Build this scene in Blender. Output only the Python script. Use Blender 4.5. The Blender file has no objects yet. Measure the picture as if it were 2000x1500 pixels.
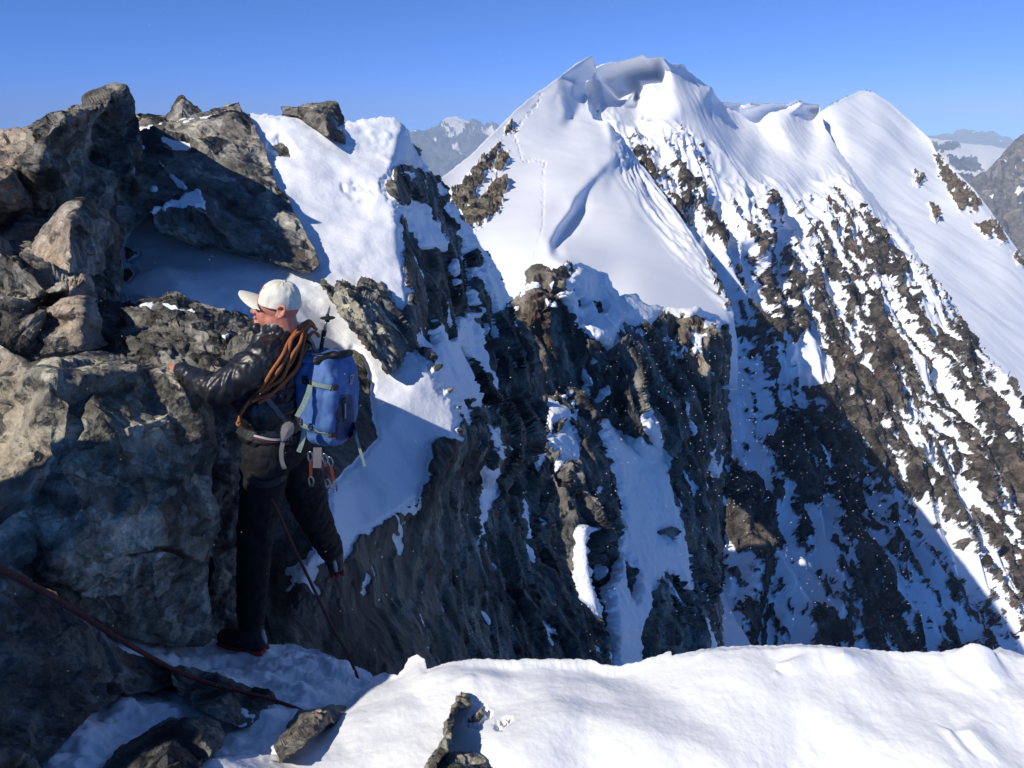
import bpy, bmesh, math, random
import numpy as np
from mathutils import Vector, Matrix, geometry

# ------------------------------------------------------------------ camera, sky, sun, exposure
scene = bpy.context.scene
COL = scene.collection
F_PX = 1570.0                      # focal length in pixels of the 2000 x 1500 photograph
PITCH = math.radians(17.2)
cam_data = bpy.data.cameras.new("camera")
cam = bpy.data.objects.new("camera", cam_data)
COL.objects.link(cam)
cam.location = (0, 0, 0)
cam.rotation_euler = (math.radians(90) - PITCH, 0, 0)
cam_data.sensor_width = 36.0
cam_data.lens = 36.0 * F_PX / 2000.0
cam_data.clip_start = 0.05
cam_data.clip_end = 100000.0
scene.camera = cam

SUN_EL = math.radians(36)
SUN_AZ = math.radians(228)         # compass bearing of the sun: 0 = +Y, 90 = +X
sun_vec = Vector((math.sin(SUN_AZ) * math.cos(SUN_EL), math.cos(SUN_AZ) * math.cos(SUN_EL), math.sin(SUN_EL)))
world = bpy.data.worlds.new("World")
scene.world = world
world.use_nodes = True
wn = world.node_tree
wn.nodes.clear()
w_out = wn.nodes.new("ShaderNodeOutputWorld")
w_bg = wn.nodes.new("ShaderNodeBackground")
w_sky = wn.nodes.new("ShaderNodeTexSky")
w_sky.sky_type = 'NISHITA'
w_sky.sun_disc = False
w_sky.sun_elevation = SUN_EL
w_sky.sun_rotation = SUN_AZ
w_sky.altitude = 12500
w_sky.air_density = 1.3
w_sky.dust_density = 0.2
w_sky.ozone_density = 8.0
w_bg.inputs[1].default_value = 0.15
w_hs = wn.nodes.new("ShaderNodeHueSaturation")
w_hs.inputs['Saturation'].default_value = 1.07
w_hs.inputs['Value'].default_value = 1.0
wn.links.new(w_sky.outputs[0], w_hs.inputs['Color'])
wn.links.new(w_hs.outputs[0], w_bg.inputs[0])
wn.links.new(w_bg.outputs[0], w_out.inputs[0])

sun_data = bpy.data.lights.new("sun", 'SUN')
sun_data.energy = 3.65
sun_data.angle = math.radians(0.5)
sun_data.color = (1.0, 0.94, 0.85)
sun = bpy.data.objects.new("sun", sun_data)
COL.objects.link(sun)
sun.rotation_euler = (-sun_vec).to_track_quat('-Z', 'Y').to_euler()

scene.view_settings.view_transform = 'Standard'
scene.view_settings.look = 'None'
scene.view_settings.exposure = 0.52
scene.view_settings.gamma = 1.0
scene.cycles.max_bounces = 6
scene.cycles.diffuse_bounces = 4
scene.cycles.glossy_bounces = 2
scene.cycles.transparent_max_bounces = 8
scene.cycles.volume_bounces = 0

# ------------------------------------------------------------------ helpers: pixels to points, noise, shapes
SP, CP = math.sin(PITCH), math.cos(PITCH)

def pix(px, py, d):
    """world points that lie at depth d (metres along the view axis) at photograph pixel px, py"""
    px, py, d = np.asarray(px, float), np.asarray(py, float), np.asarray(d, float)
    a, b = (px - 1000.0) / F_PX, (750.0 - py) / F_PX
    return np.stack([a * d, (CP + b * SP) * d, (-SP + b * CP) * d], -1)

def V(px, py, d):
    return Vector(pix(px, py, d).tolist())

def tag(o, label=None, cat=None, group=None, kind=None):
    if label: o["label"] = label
    if cat: o["category"] = cat
    if group: o["group"] = group
    if kind: o["kind"] = kind
    return o

def empty(name, loc, label, cat, group=None):
    o = bpy.data.objects.new(name, None)
    COL.objects.link(o)
    o.location = loc
    return tag(o, label, cat, group)

_rng = np.random.RandomState(7)
_PERM = _rng.permutation(1024).astype(np.int64)
_G = _rng.normal(size=(1024, 3)); _G /= np.linalg.norm(_G, axis=1, keepdims=True)
_G = _G.astype(np.float32)
_J = _rng.rand(1024, 3).astype(np.float32)
_H = _rng.rand(1024).astype(np.float32)

def _hash(i, j, k):
    return _PERM[(_PERM[(_PERM[i & 1023] + j) & 1023] + k) & 1023]

def perlin(P, seed=0):
    P = np.asarray(P, np.float32) + np.float32(seed * 17.31)
    f0 = np.floor(P); I = f0.astype(np.int64); f = P - f0
    u = f * f * f * (f * (f * 6 - 15) + 10)
    out = np.zeros(len(P), np.float32)
    for dx in (0, 1):
        wx = u[:, 0] if dx else 1 - u[:, 0]
        for dy in (0, 1):
            wy = u[:, 1] if dy else 1 - u[:, 1]
            for dz in (0, 1):
                wz = u[:, 2] if dz else 1 - u[:, 2]
                g = _G[_hash(I[:, 0] + dx, I[:, 1] + dy, I[:, 2] + dz)]
                out += wx * wy * wz * (g[:, 0] * (f[:, 0] - dx) + g[:, 1] * (f[:, 1] - dy) + g[:, 2] * (f[:, 2] - dz))
    return out * 1.5

def fbm(P, octaves=4, seed=0, gain=0.5, ridged=False):
    s = np.zeros(len(P), np.float32); a = 1.0; fr = 1.0
    for o in range(octaves):
        n = perlin(P * fr, seed + o * 3)
        if ridged: n = 1 - 2 * np.abs(n)
        s += a * n; a *= gain; fr *= 2.03
    return s

def facet(P, seed=0, tilt=1.0, step=0.5, edge=False, soft=0.16):
    """fractured-stone relief: every Worley cell is a randomly tilted plane at its own height, with short steep steps between cells"""
    P = np.asarray(P, np.float32) + np.float32(seed * 9.7)
    I = np.floor(P).astype(np.int64)
    best = np.full(len(P), 1e9, np.float32); second = best.copy()
    val = np.zeros(len(P), np.float32); val2 = val.copy()
    for dx in (-1, 0, 1):
        for dy in (-1, 0, 1):
            for dz in (-1, 0, 1):
                c = I + np.array([dx, dy, dz])
                h = _hash(c[:, 0], c[:, 1], c[:, 2])
                q = P - (c.astype(np.float32) + _J[h])
                d = (q * q).sum(1)
                v = tilt * (q * _G[(h + 311) & 1023]).sum(1) + step * (_H[h] - 0.5)
                m = d < best
                m2 = (~m) & (d < second)
                val2 = np.where(m, val, np.where(m2, v, val2))
                second = np.where(m, best, np.where(m2, d, second))
                val = np.where(m, v, val)
                best = np.where(m, d, best)
    e = np.sqrt(second) - np.sqrt(best)
    t = np.clip(e / soft, 0, 1)
    val = val + 0.5 * (val2 - val) * (1 - t) ** 2
    if edge:
        return val, e
    return val

def poly_sdf(X, Y, poly):
    """signed distance in pixels, negative inside"""
    p = np.asarray(poly, np.float32)
    X = X.astype(np.float32); Y = Y.astype(np.float32)
    d2 = np.full(X.shape, 1e12, np.float32); inside = np.zeros(X.shape, bool)
    for (ax, ay), (bx, by) in zip(p, np.roll(p, -1, 0)):
        ex, ey = bx - ax, by - ay
        t = np.clip(((X - ax) * ex + (Y - ay) * ey) / (ex * ex + ey * ey + 1e-9), 0, 1)
        dx, dy = X - (ax + t * ex), Y - (ay + t * ey)
        d2 = np.minimum(d2, dx * dx + dy * dy)
        if ay != by:
            c = ((ay > Y) != (by > Y)) & (X < ax + (Y - ay) * ex / (by - ay))
            inside ^= c
    d = np.sqrt(d2)
    return np.where(inside, -d, d)

def polys_sdf(X, Y, polys):
    s = np.full(X.shape, 1e6, np.float32)
    for p in polys:
        s = np.minimum(s, poly_sdf(X, Y, p))
    return s

def interp(ctrl, gx, gy, edges=()):
    """piecewise linear interpolation of (px, py, value) over a Delaunay net, sampled on a regular grid"""
    pts = [Vector((c[0], c[1])) for c in ctrl]
    vals = np.array([c[2] for c in ctrl], float)
    r = geometry.delaunay_2d_cdt(pts, list(edges), [], 0, 1e-6)
    vv = np.array([(v.x, v.y) for v in r[0]])
    orig = r[3]
    vz = np.array([np.mean([vals[i] for i in o]) if len(o) else 0.0 for o in orig])
    x0, y0, st = gx[0], gy[0], gx[1] - gx[0]
    out = np.full((len(gy), len(gx)), np.nan)
    for tri in r[2]:
        a, b, c = vv[list(tri)]
        i0 = max(0, int(np.floor((min(a[0], b[0], c[0]) - x0) / st))); i1 = min(len(gx) - 1, int(np.ceil((max(a[0], b[0], c[0]) - x0) / st)))
        j0 = max(0, int(np.floor((min(a[1], b[1], c[1]) - y0) / st))); j1 = min(len(gy) - 1, int(np.ceil((max(a[1], b[1], c[1]) - y0) / st)))
        if i1 < i0 or j1 < j0: continue
        X, Y = np.meshgrid(gx[i0:i1 + 1], gy[j0:j1 + 1])
        det = (b[1] - c[1]) * (a[0] - c[0]) + (c[0] - b[0]) * (a[1] - c[1])
        if abs(det) < 1e-9: continue
        l1 = ((b[1] - c[1]) * (X - c[0]) + (c[0] - b[0]) * (Y - c[1])) / det
        l2 = ((c[1] - a[1]) * (X - c[0]) + (a[0] - c[0]) * (Y - c[1])) / det
        l3 = 1 - l1 - l2
        m = (l1 >= -1e-4) & (l2 >= -1e-4) & (l3 >= -1e-4)
        val = l1 * vz[tri[0]] + l2 * vz[tri[1]] + l3 * vz[tri[2]]
        sub = out[j0:j1 + 1, i0:i1 + 1]
        sub[m] = val[m]
    for _ in range(4000):                                   # fill anything outside the net from its neighbours
        bad = np.isnan(out)
        if not bad.any(): break
        acc = np.zeros_like(out); cnt = np.zeros_like(out)
        z = np.where(bad, 0, out); w = (~bad).astype(float)
        acc[1:] += z[:-1]; cnt[1:] += w[:-1]; acc[:-1] += z[1:]; cnt[:-1] += w[1:]
        acc[:, 1:] += z[:, :-1]; cnt[:, 1:] += w[:, :-1]; acc[:, :-1] += z[:, 1:]; cnt[:, :-1] += w[:, 1:]
        m = bad & (cnt > 0)
        out[m] = acc[m] / cnt[m]
    return out

def gauss(A, s):
    if s <= 0: return A
    r = int(3 * s) + 1
    k = np.exp(-0.5 * (np.arange(-r, r + 1) / s) ** 2); k /= k.sum()
    B = np.pad(A, r, mode='reflect', reflect_type='odd')
    B = np.apply_along_axis(lambda v: np.convolve(v, k, 'valid'), 0, B)
    return np.apply_along_axis(lambda v: np.convolve(v, k, 'valid'), 1, B)

def mesh_np(name, verts, faces, mat, attrs=None, smooth=True):
    """one mesh object from numpy arrays (faces: N x 4 or N x 3)"""
    me = bpy.data.meshes.new(name)
    n, k = faces.shape
    me.vertices.add(len(verts)); me.vertices.foreach_set("co", np.asarray(verts, np.float32).ravel())
    me.loops.add(n * k); me.loops.foreach_set("vertex_index", faces.astype(np.int32).ravel())
    me.polygons.add(n); me.polygons.foreach_set("loop_start", np.arange(0, n * k, k, dtype=np.int32))
    me.update(calc_edges=True)
    for key, v in (attrs or {}).items():
        a = me.attributes.new(key, 'FLOAT', 'POINT'); a.data.foreach_set("value", np.asarray(v, np.float32))
    me.polygons.foreach_set("use_smooth", np.full(n, smooth, bool))
    o = bpy.data.objects.new(name, me)
    COL.objects.link(o)
    if mat: me.materials.append(mat)
    return o

def smoothstep(a, b, x):
    t = np.clip((x - a) / (b - a), 0, 1)
    return t * t * (3 - 2 * t)

def body(name, outline, ctrl, step, mat, relief, blur=0.0, thick=1.0, rough_edge=3.0, edge_scale=25.0, seed=0, edges=(), inset=0.35, normal_blur=6, rim_fade=16.0, creases=None, soft_blur=14.0, toward=0.0):
    """a piece of terrain: a surface through traced 3-D control points, displaced by relief(), with rounded-off sides behind it.
    relief(px, py, P, N) returns (displacement in metres, dict of point attributes)"""
    o = np.asarray(outline, float)
    gx = np.arange(o[:, 0].min() - 3 * step, o[:, 0].max() + 4 * step, step)
    gy = np.arange(o[:, 1].min() - 3 * step, o[:, 1].max() + 4 * step, step)
    X, Y = np.meshgrid(gx, gy)
    inv = interp([(c[0], c[1], 1.0 / c[2]) for c in ctrl], gx, gy, edges)
    if creases:                                              # smooth everywhere except along the sharp edges
        soft = gauss(inv, soft_blur / step); dm = np.full(X.shape, 1e6)
        for line in creases:
            for a, b in zip(line[:-1], line[1:]):
                ex, ey = b[0] - a[0], b[1] - a[1]
                t = np.clip(((X - a[0]) * ex + (Y - a[1]) * ey) / (ex * ex + ey * ey), 0, 1)
                dm = np.minimum(dm, np.hypot(X - a[0] - t * ex, Y - a[1] - t * ey))
        w = smoothstep(0.25 * soft_blur, 2.2 * soft_blur, dm)
        inv = gauss(inv, blur / step) * (1 - w) + soft * w
    else:
        inv = gauss(inv, blur / step)
    sd = poly_sdf(X, Y, outline)
    if rough_edge:
        q = np.stack([X.ravel() / edge_scale, Y.ravel() / edge_scale, np.full(X.size, seed * 1.7)], -1)
        sd = sd + rough_edge * fbm(q, 4, seed, 0.55).reshape(X.shape)
    D = 1.0 / inv
    P = pix(X, Y, D)
    Ps = pix(X, Y, 1.0 / gauss(inv, normal_blur / step)) if normal_blur else P
    du = np.gradient(Ps, axis=1); dv = np.gradient(Ps, axis=0)
    N = np.cross(dv, du); N /= np.linalg.norm(N, axis=-1, keepdims=True) + 1e-12
    flip = (N * P).sum(-1) > 0
    N[flip] *= -1
    view = P / np.linalg.norm(P, axis=-1, keepdims=True)
    cen = (sd[:-1, :-1] + sd[1:, :-1] + sd[:-1, 1:] + sd[1:, 1:]) / 4
    cell = cen < 0
    used = np.zeros(X.shape, bool)
    used[:-1, :-1] |= cell; used[1:, :-1] |= cell; used[:-1, 1:] |= cell; used[1:, 1:] |= cell
    gyy, gxx = np.gradient(sd, step)
    gl = np.sqrt(gxx ** 2 + gyy ** 2) + 1e-6
    onb = np.zeros(X.shape, bool)
    pc = np.pad(cell, 1)
    full = pc[:-1, :-1] & pc[1:, :-1] & pc[:-1, 1:] & pc[1:, 1:]
    onb = used & ~full
    sh = np.where(onb, np.clip(sd, -step, step), 0.0)       # snap rim vertices onto the outline
    Xs, Ys = X - sh * gxx / gl, Y - sh * gyy / gl
    P = pix(Xs, Ys, D)
    idx = -np.ones(X.shape, int); idx[used] = np.arange(used.sum())
    p = P[used]; n = N[used]; fx, fy = Xs[used], Ys[used]
    disp, attrs = relief(fx, fy, p, n)
    disp = disp * (0.35 + 0.65 * smoothstep(0, rim_fade, -sd[used]))
    vw = view[used]
    dirn = n * (1 - toward) - vw * toward                   # on faces seen edge-on the relief is pushed partly outward
    p = p + dirn / np.linalg.norm(dirn, axis=1, keepdims=True) * disp[:, None]
    j, i = np.nonzero(cell)
    quads = np.stack([idx[j, i], idx[j + 1, i], idx[j + 1, i + 1], idx[j, i + 1]], -1)
    # rim edges -> sides
    e = np.concatenate([quads[:, [0, 1]], quads[:, [1, 2]], quads[:, [2, 3]], quads[:, [3, 0]]])
    key = np.sort(e, 1); kk = key[:, 0] * (len(p) + 1) + key[:, 1]
    u, first, cnt = np.unique(kk, return_index=True, return_counts=True)
    be = e[first[cnt == 1]]
    bv = np.unique(be)
    remap = -np.ones(len(p), int); remap[bv] = np.arange(len(bv))
    out_dir = np.stack([gxx[used] / gl[used], gyy[used] / gl[used]], -1)[bv]
    dd = np.linalg.norm(p[bv], axis=1)
    allp = [p]; faces = [quads]; prev = bv; base = len(p)
    at = {k: [v] for k, v in attrs.items()}
    for a, s in ((0.12, 0.0), (0.35, 0.10), (0.65, 0.22), (1.0, 0.45)):
        in_px = -out_dir * (inset * s * thick / np.maximum(dd, .1) * F_PX)[:, None]
        off = np.stack([in_px[:, 0], -in_px[:, 1] * SP, -in_px[:, 1] * CP], -1) * (dd / F_PX)[:, None]
        ring = p[bv] + vw[bv] * (a * thick) + off
        ring[:, 2] -= 0.03 * a * thick
        ring = ring + 0.02 * a * thick * (np.stack([perlin(ring / (thick * .4), seed + 5 + c) for c in range(3)], -1))
        allp.append(ring)
        cur = base + np.arange(len(bv)); base += len(bv)
        full_prev = np.zeros(len(p), int); full_prev[bv] = prev
        full_cur = np.zeros(len(p), int); full_cur[bv] = cur
        faces.append(np.stack([full_prev[be[:, 1]], full_prev[be[:, 0]], full_cur[be[:, 0]], full_cur[be[:, 1]]], -1))
        prev = cur
        for k in at: at[k].append(attrs[k][bv])
    ob = mesh_np(name, np.concatenate(allp), np.concatenate(faces), mat, {k: np.concatenate(v) for k, v in at.items()})
    return ob

# ------------------------------------------------------------------ materials
def new_mat(name):
    m = bpy.data.materials.new(name); m.use_nodes = True
    nt = m.node_tree; nt.nodes.clear()
    out = nt.nodes.new("ShaderNodeOutputMaterial")
    b = nt.nodes.new("ShaderNodeBsdfPrincipled")
    nt.links.new(b.outputs[0], out.inputs[0])
    return m, nt, b

def node(nt, kind, **kw):
    n = nt.nodes.new(kind)
    for k, v in kw.items():
        if k == 'inputs':
            for kk, vv in v.items(): n.inputs[kk].default_value = vv
        else: setattr(n, k, v)
    return n

def ramp(nt, fac, stops):
    r = nt.nodes.new("ShaderNodeValToRGB")
    el = r.color_ramp.elements
    while len(el) < len(stops): el.new(0.5)
    for e, (pos, c) in zip(el, stops):
        e.position = pos; e.color = (*c, 1) if len(c) == 3 else c
    nt.links.new(fac, r.inputs[0])
    return r.outputs[0]

def mixc(nt, fac, a, b, blend='MIX'):
    m = nt.nodes.new("ShaderNodeMix"); m.data_type = 'RGBA'; m.blend_type = blend
    for sock, v in ((m.inputs[0], fac), (m.inputs[6], a), (m.inputs[7], b)):
        if hasattr(v, 'is_output'): nt.links.new(v, sock)
        elif isinstance(v, (int, float)): sock.default_value = v
        else: sock.default_value = (*v, 1)
    return m.outputs[2]

def math_n(nt, op, a, b=None, c=None, clamp=False):
    m = nt.nodes.new("ShaderNodeMath"); m.operation = op; m.use_clamp = clamp
    for k, v in enumerate((a, b, c)):
        if v is None: continue
        if hasattr(v, 'is_output'): nt.links.new(v, m.inputs[k])
        else: m.inputs[k].default_value = v
    return m.outputs[0]

def noise(nt, vec, scale, detail=4, rough=0.55, dist=0.0):
    n = nt.nodes.new("ShaderNodeTexNoise")
    n.inputs['Scale'].default_value = scale; n.inputs['Detail'].default_value = detail
    n.inputs['Roughness'].default_value = rough; n.inputs['Distortion'].default_value = dist
    nt.links.new(vec, n.inputs['Vector'])
    return n.outputs[0]

def rock_snow(name, size, dark=(0.055, 0.055, 0.05), mid=(0.14, 0.135, 0.115), light=(0.27, 0.25, 0.21), warm=(0.25, 0.16, 0.085),
              warm_amount=0.35, stretch=(1, 1, 1), rot=(0, 0, 0), bump=0.6, snow_noise=0.25, rough=0.8, snow_col=(0.86, 0.88, 0.91), snow_bump=0.25, spec=0.3, chip=4.5):
    """stone with lichen and banding where the rock attribute is 1, snow where it is 0; size = metres of the main markings"""
    m, nt, b = new_mat(name)
    geo = node(nt, "ShaderNodeNewGeometry")
    mp = node(nt, "ShaderNodeMapping", vector_type='TEXTURE')
    mp.inputs['Rotation'].default_value = rot; mp.inputs['Scale'].default_value = stretch
    nt.links.new(geo.outputs['Position'], mp.inputs[0])
    v = mp.outputs[0]
    n1 = noise(nt, v, 1.0 / size, 8, 0.62, 0.6)
    n2 = noise(nt, v, 4.5 / size, 6, 0.65, 0.3)
    n3 = noise(nt, v, 22.0 / size, 4, 0.7)
    n4 = noise(nt, v, 0.45 / size, 4, 0.6)
    wv = node(nt, "ShaderNodeTexNoise", inputs={'Scale': 1.6 / size, 'Detail': 3.0}); nt.links.new(v, wv.inputs['Vector'])
    wsub = node(nt, "ShaderNodeVectorMath", operation='SUBTRACT'); nt.links.new(wv.outputs[1], wsub.inputs[0]); wsub.inputs[1].default_value = (.5, .5, .5)
    wsc = node(nt, "ShaderNodeVectorMath", operation='SCALE'); nt.links.new(wsub.outputs[0], wsc.inputs[0]); wsc.inputs['Scale'].default_value = 0.45 * size
    wadd = node(nt, "ShaderNodeVectorMath", operation='ADD'); nt.links.new(v, wadd.inputs[0]); nt.links.new(wsc.outputs[0], wadd.inputs[1])
    def chips(k):
        """little fracture planes: each Voronoi cell is a plane tilted its own way; also that cell's random value"""
        sc = node(nt, "ShaderNodeVectorMath", operation='SCALE'); nt.links.new(wadd.outputs[0], sc.inputs[0]); sc.inputs['Scale'].default_value = k / size
        vo = node(nt, "ShaderNodeTexVoronoi", voronoi_dimensions='3D', inputs={'Scale': 1.0}); nt.links.new(sc.outputs[0], vo.inputs['Vector'])
        d = node(nt, "ShaderNodeVectorMath", operation='SUBTRACT'); nt.links.new(sc.outputs[0], d.inputs[0]); nt.links.new(vo.outputs['Position'], d.inputs[1])
        g = node(nt, "ShaderNodeVectorMath", operation='SUBTRACT'); nt.links.new(vo.outputs['Color'], g.inputs[0]); g.inputs[1].default_value = (.5, .5, .5)
        dt = node(nt, "ShaderNodeVectorMath", operation='DOT_PRODUCT'); nt.links.new(d.outputs[0], dt.inputs[0]); nt.links.new(g.outputs[0], dt.inputs[1])
        sep = node(nt, "ShaderNodeSeparateColor"); nt.links.new(vo.outputs['Color'], sep.inputs[0])
        return math_n(nt, 'MULTIPLY', dt.outputs['Value'], 1.0 / k), sep.outputs[0]
    c1, r1 = chips(2.2)
    c2, r2 = chips(6.5)
    c3, r3 = chips(19.0)
    base = ramp(nt, math_n(nt, 'ADD', n1, math_n(nt, 'MULTIPLY', math_n(nt, 'SUBTRACT', r1, 0.5), 0.16)), ((0.34, dark), (0.50, mid), (0.68, light)))
    fine = ramp(nt, n2, ((0.32, (0.68, 0.68, 0.68)), (0.55, (1, 1, 1)), (0.75, (1.22, 1.22, 1.22))))
    c = mixc(nt, 1.0, base, fine, 'MULTIPLY')
    speck = ramp(nt, n3, ((0.3, (0.7, 0.7, 0.7)), (0.6, (1.15, 1.15, 1.15))))
    c = mixc(nt, 0.8, c, speck, 'MULTIPLY')
    cellv = ramp(nt, r2, ((0.0, (0.68, 0.68, 0.68)), (1.0, (1.3, 1.3, 1.3))))
    c = mixc(nt, 0.9, c, cellv, 'MULTIPLY')
    slabv = ramp(nt, r1, ((0.0, (0.7, 0.7, 0.7)), (1.0, (1.28, 1.28, 1.28))))
    c = mixc(nt, 0.9, c, slabv, 'MULTIPLY')
    wf = ramp(nt, n4, ((0.48, (0, 0, 0)), (0.66, (1, 1, 1))))
    tone = node(nt, "ShaderNodeAttribute", attribute_name="tone")
    wamt = math_n(nt, 'ADD', math_n(nt, 'MULTIPLY', wf, warm_amount), math_n(nt, 'MULTIPLY', tone.outputs['Fac'], math_n(nt, 'ADD', n2, 0.2)), clamp=True)
    wc = mixc(nt, 1.0, warm, fine, 'MULTIPLY')
    c = mixc(nt, wamt, c, wc)
    at = node(nt, "ShaderNodeAttribute", attribute_name="rock")
    edge = math_n(nt, 'ADD', at.outputs['Fac'], math_n(nt, 'MULTIPLY', math_n(nt, 'SUBTRACT', n2, 0.5), snow_noise))
    mr = node(nt, "ShaderNodeMapRange", inputs={1: 0.46, 2: 0.54}); nt.links.new(edge, mr.inputs[0])
    rk = mr.outputs[0]
    sn = noise(nt, geo.outputs['Position'], 6.0 / size, 5, 0.6)
    col = mixc(nt, rk, snow_col, c)
    nt.links.new(col, b.inputs['Base Color'])
    rr = math_n(nt, 'MULTIPLY_ADD', rk, rough - 0.55, 0.55)
    nt.links.new(rr, b.inputs['Roughness'])
    b.inputs['Specular IOR Level'].default_value = spec
    bh = math_n(nt, 'ADD', math_n(nt, 'MULTIPLY', n2, 0.25), math_n(nt, 'MULTIPLY', n3, 0.10))
    bh = math_n(nt, 'ADD', bh, math_n(nt, 'MULTIPLY', math_n(nt, 'ADD', math_n(nt, 'ADD', math_n(nt, 'MULTIPLY', c1, 1.3), c2), math_n(nt, 'MULTIPLY', c3, 0.6)), chip))
    bp = node(nt, "ShaderNodeBump", inputs={'Distance': size * 0.22})
    h = math_n(nt, 'ADD', math_n(nt, 'MULTIPLY', math_n(nt, 'MULTIPLY', bh, bump), rk), math_n(nt, 'MULTIPLY', math_n(nt, 'MULTIPLY', sn, snow_bump), math_n(nt, 'SUBTRACT', 1.0, rk)))
    nt.links.new(h, bp.inputs['Height'])
    nt.links.new(bp.outputs[0], b.inputs['Normal'])
    return m

def plain(name, col, rough=0.6, metal=0.0, bump=0.0, bscale=60, var=0.15, spec=0.4, vscale=25):
    m, nt, b = new_mat(name)
    tc = node(nt, "ShaderNodeTexCoord")
    n = noise(nt, tc.outputs['Object'], vscale, 5, 0.6)
    c = ramp(nt, n, ((0.3, tuple(x * (1 - var) for x in col)), (0.7, tuple(min(1, x * (1 + var)) for x in col))))
    nt.links.new(c, b.inputs['Base Color'])
    b.inputs['Roughness'].default_value = rough; b.inputs['Metallic'].default_value = metal
    b.inputs['Specular IOR Level'].default_value = spec
    if bump:
        bp = node(nt, "ShaderNodeBump", inputs={'Strength': bump, 'Distance': 0.01})
        nt.links.new(noise(nt, tc.outputs['Object'], bscale, 5, 0.6), bp.inputs['Height'])
        nt.links.new(bp.outputs[0], b.inputs['Normal'])
    return m
# ------------------------------------------------------------------ terrain
mat_cliff = rock_snow("cliff_rock", 0.5, stretch=(1, 1, 2.4), rot=(math.radians(8), math.radians(-20), 0), dark=(0.045, 0.046, 0.043), mid=(0.155, 0.147, 0.12), light=(0.34, 0.32, 0.265), warm=(0.20, 0.14, 0.095), warm_amount=0.3, bump=1.2, snow_bump=0.08)
mat_buttress = rock_snow("buttress_rock", 1.8, stretch=(1, 1, 2.4), rot=(0, math.radians(-10), 0), dark=(0.05, 0.048, 0.043), mid=(0.155, 0.147, 0.128), light=(0.33, 0.31, 0.26), warm=(0.24, 0.15, 0.09), bump=1.0)
mat_face = rock_snow("face_rock", 6.0, stretch=(1, 1, 2.0), dark=(0.026, 0.024, 0.021), mid=(0.072, 0.063, 0.053), light=(0.165, 0.143, 0.118), warm=(0.19, 0.125, 0.085), warm_amount=0.15, bump=0.9, snow_noise=0.6, snow_bump=0.03)
mat_near = rock_snow("near_rock", 0.22, bump=0.8, rough=0.65)
mat_snow = rock_snow("near_snow", 0.25, snow_bump=0.06, bump=0.6, snow_noise=0.3, snow_col=(0.86, 0.87, 0.875))
mat_ridge = rock_snow("ridge_snow", 4.0, snow_bump=0.03, snow_noise=0.5, dark=(0.06, 0.05, 0.04), mid=(0.15, 0.13, 0.095), light=(0.27, 0.24, 0.18))

def rock_rel(p, L, amp, seed, warp=0.35, aniso=None, rough=0.5, mid=0.5, small=0.24, soft=0.16):
    """displacement of fractured rock, block size L metres"""
    q = p / L
    if aniso is not None: q = q @ np.asarray(aniso, float)
    q = q + warp * np.stack([perlin(q * 1.3, seed + c) for c in (11, 12, 13)], -1)
    a = facet(q, seed, 0.9, 0.7, soft=soft)
    b = facet(q * 2.4 + 3.1, seed + 1, 0.9, 0.6, soft=soft)
    c = facet(q * 6.1 + 1.7, seed + 2, 0.9, 0.5, soft=soft)
    return amp * (a + mid * b + small * c + rough * 0.12 * fbm(q * 9, 3, seed + 4, 0.6))

def along(dirv, s):
    """matrix that shortens coordinates along dirv by the factor s (so features stretch that way)"""
    d = np.asarray(dirv, float); d /= np.linalg.norm(d)
    return np.eye(3) - (1 - s) * np.outer(d, d)

ONE = lambda n: np.ones(n, np.float32)

# ---- foreground snow
bank_outline = [(300,1640),(330,1530),(395,1488),(480,1472),(560,1470),(600,1440),(640,1405),(690,1362),(705,1345),(730,1318),(752,1310),(765,1314),(775,1318),
    (787,1305),(796,1284),(813,1277),(830,1285),(834,1310),(845,1306),(880,1292),(940,1284),(1100,1283),(1150,1285),(1200,1297),(1250,1290),(1300,1274),(1310,1272),(1312,1281),
    (1400,1270),(1540,1262),(1700,1270),(1800,1273),(1930,1278),(1950,1268),(2010,1287),(3200,1330),(3200,1720),(300,1720)]
bank_ctrl = [(250,1740,2.0),(3300,1740,2.0),(1200,1740,2.0),(250,1400,2.5),(400,1488,2.32),(560,1468,2.46),(640,1405,2.72),(705,1345,2.92),(760,1315,2.98),(810,1280,2.98),(880,1292,2.82),
    (1100,1283,2.78),(1200,1297,2.76),(1310,1272,2.78),(1540,1260,2.74),(1740,1266,2.74),(1930,1268,2.74),(2010,1284,2.74),(2350,1300,2.74),(3300,1325,2.8),(3300,1190,3.2),(1930,1170,3.2),(1500,1170,3.2),(800,1200,3.3),(250,1300,3.0),
    (600,1600,2.12),(1000,1600,2.12),(1500,1600,2.14),(2000,1600,2.16),(850,1400,2.52),(1050,1345,2.58),(1130,1390,2.42),(1350,1378,2.46),(1350,1354,2.52),(1600,1375,2.46),(1600,1350,2.54),(1850,1372,2.48),(1850,1350,2.54),
    (700,1480,2.36),(1000,1480,2.28),(1400,1470,2.28),(1800,1470,2.3),(2000,1400,2.46),(2300,1480,2.34),(3300,1500,2.36)]
bank_rock = [[(945,1384),(950,1390),(925,1410),(915,1408)],
    [(990,1408),(985,1412),(976,1422),(975,1418)]]
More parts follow.
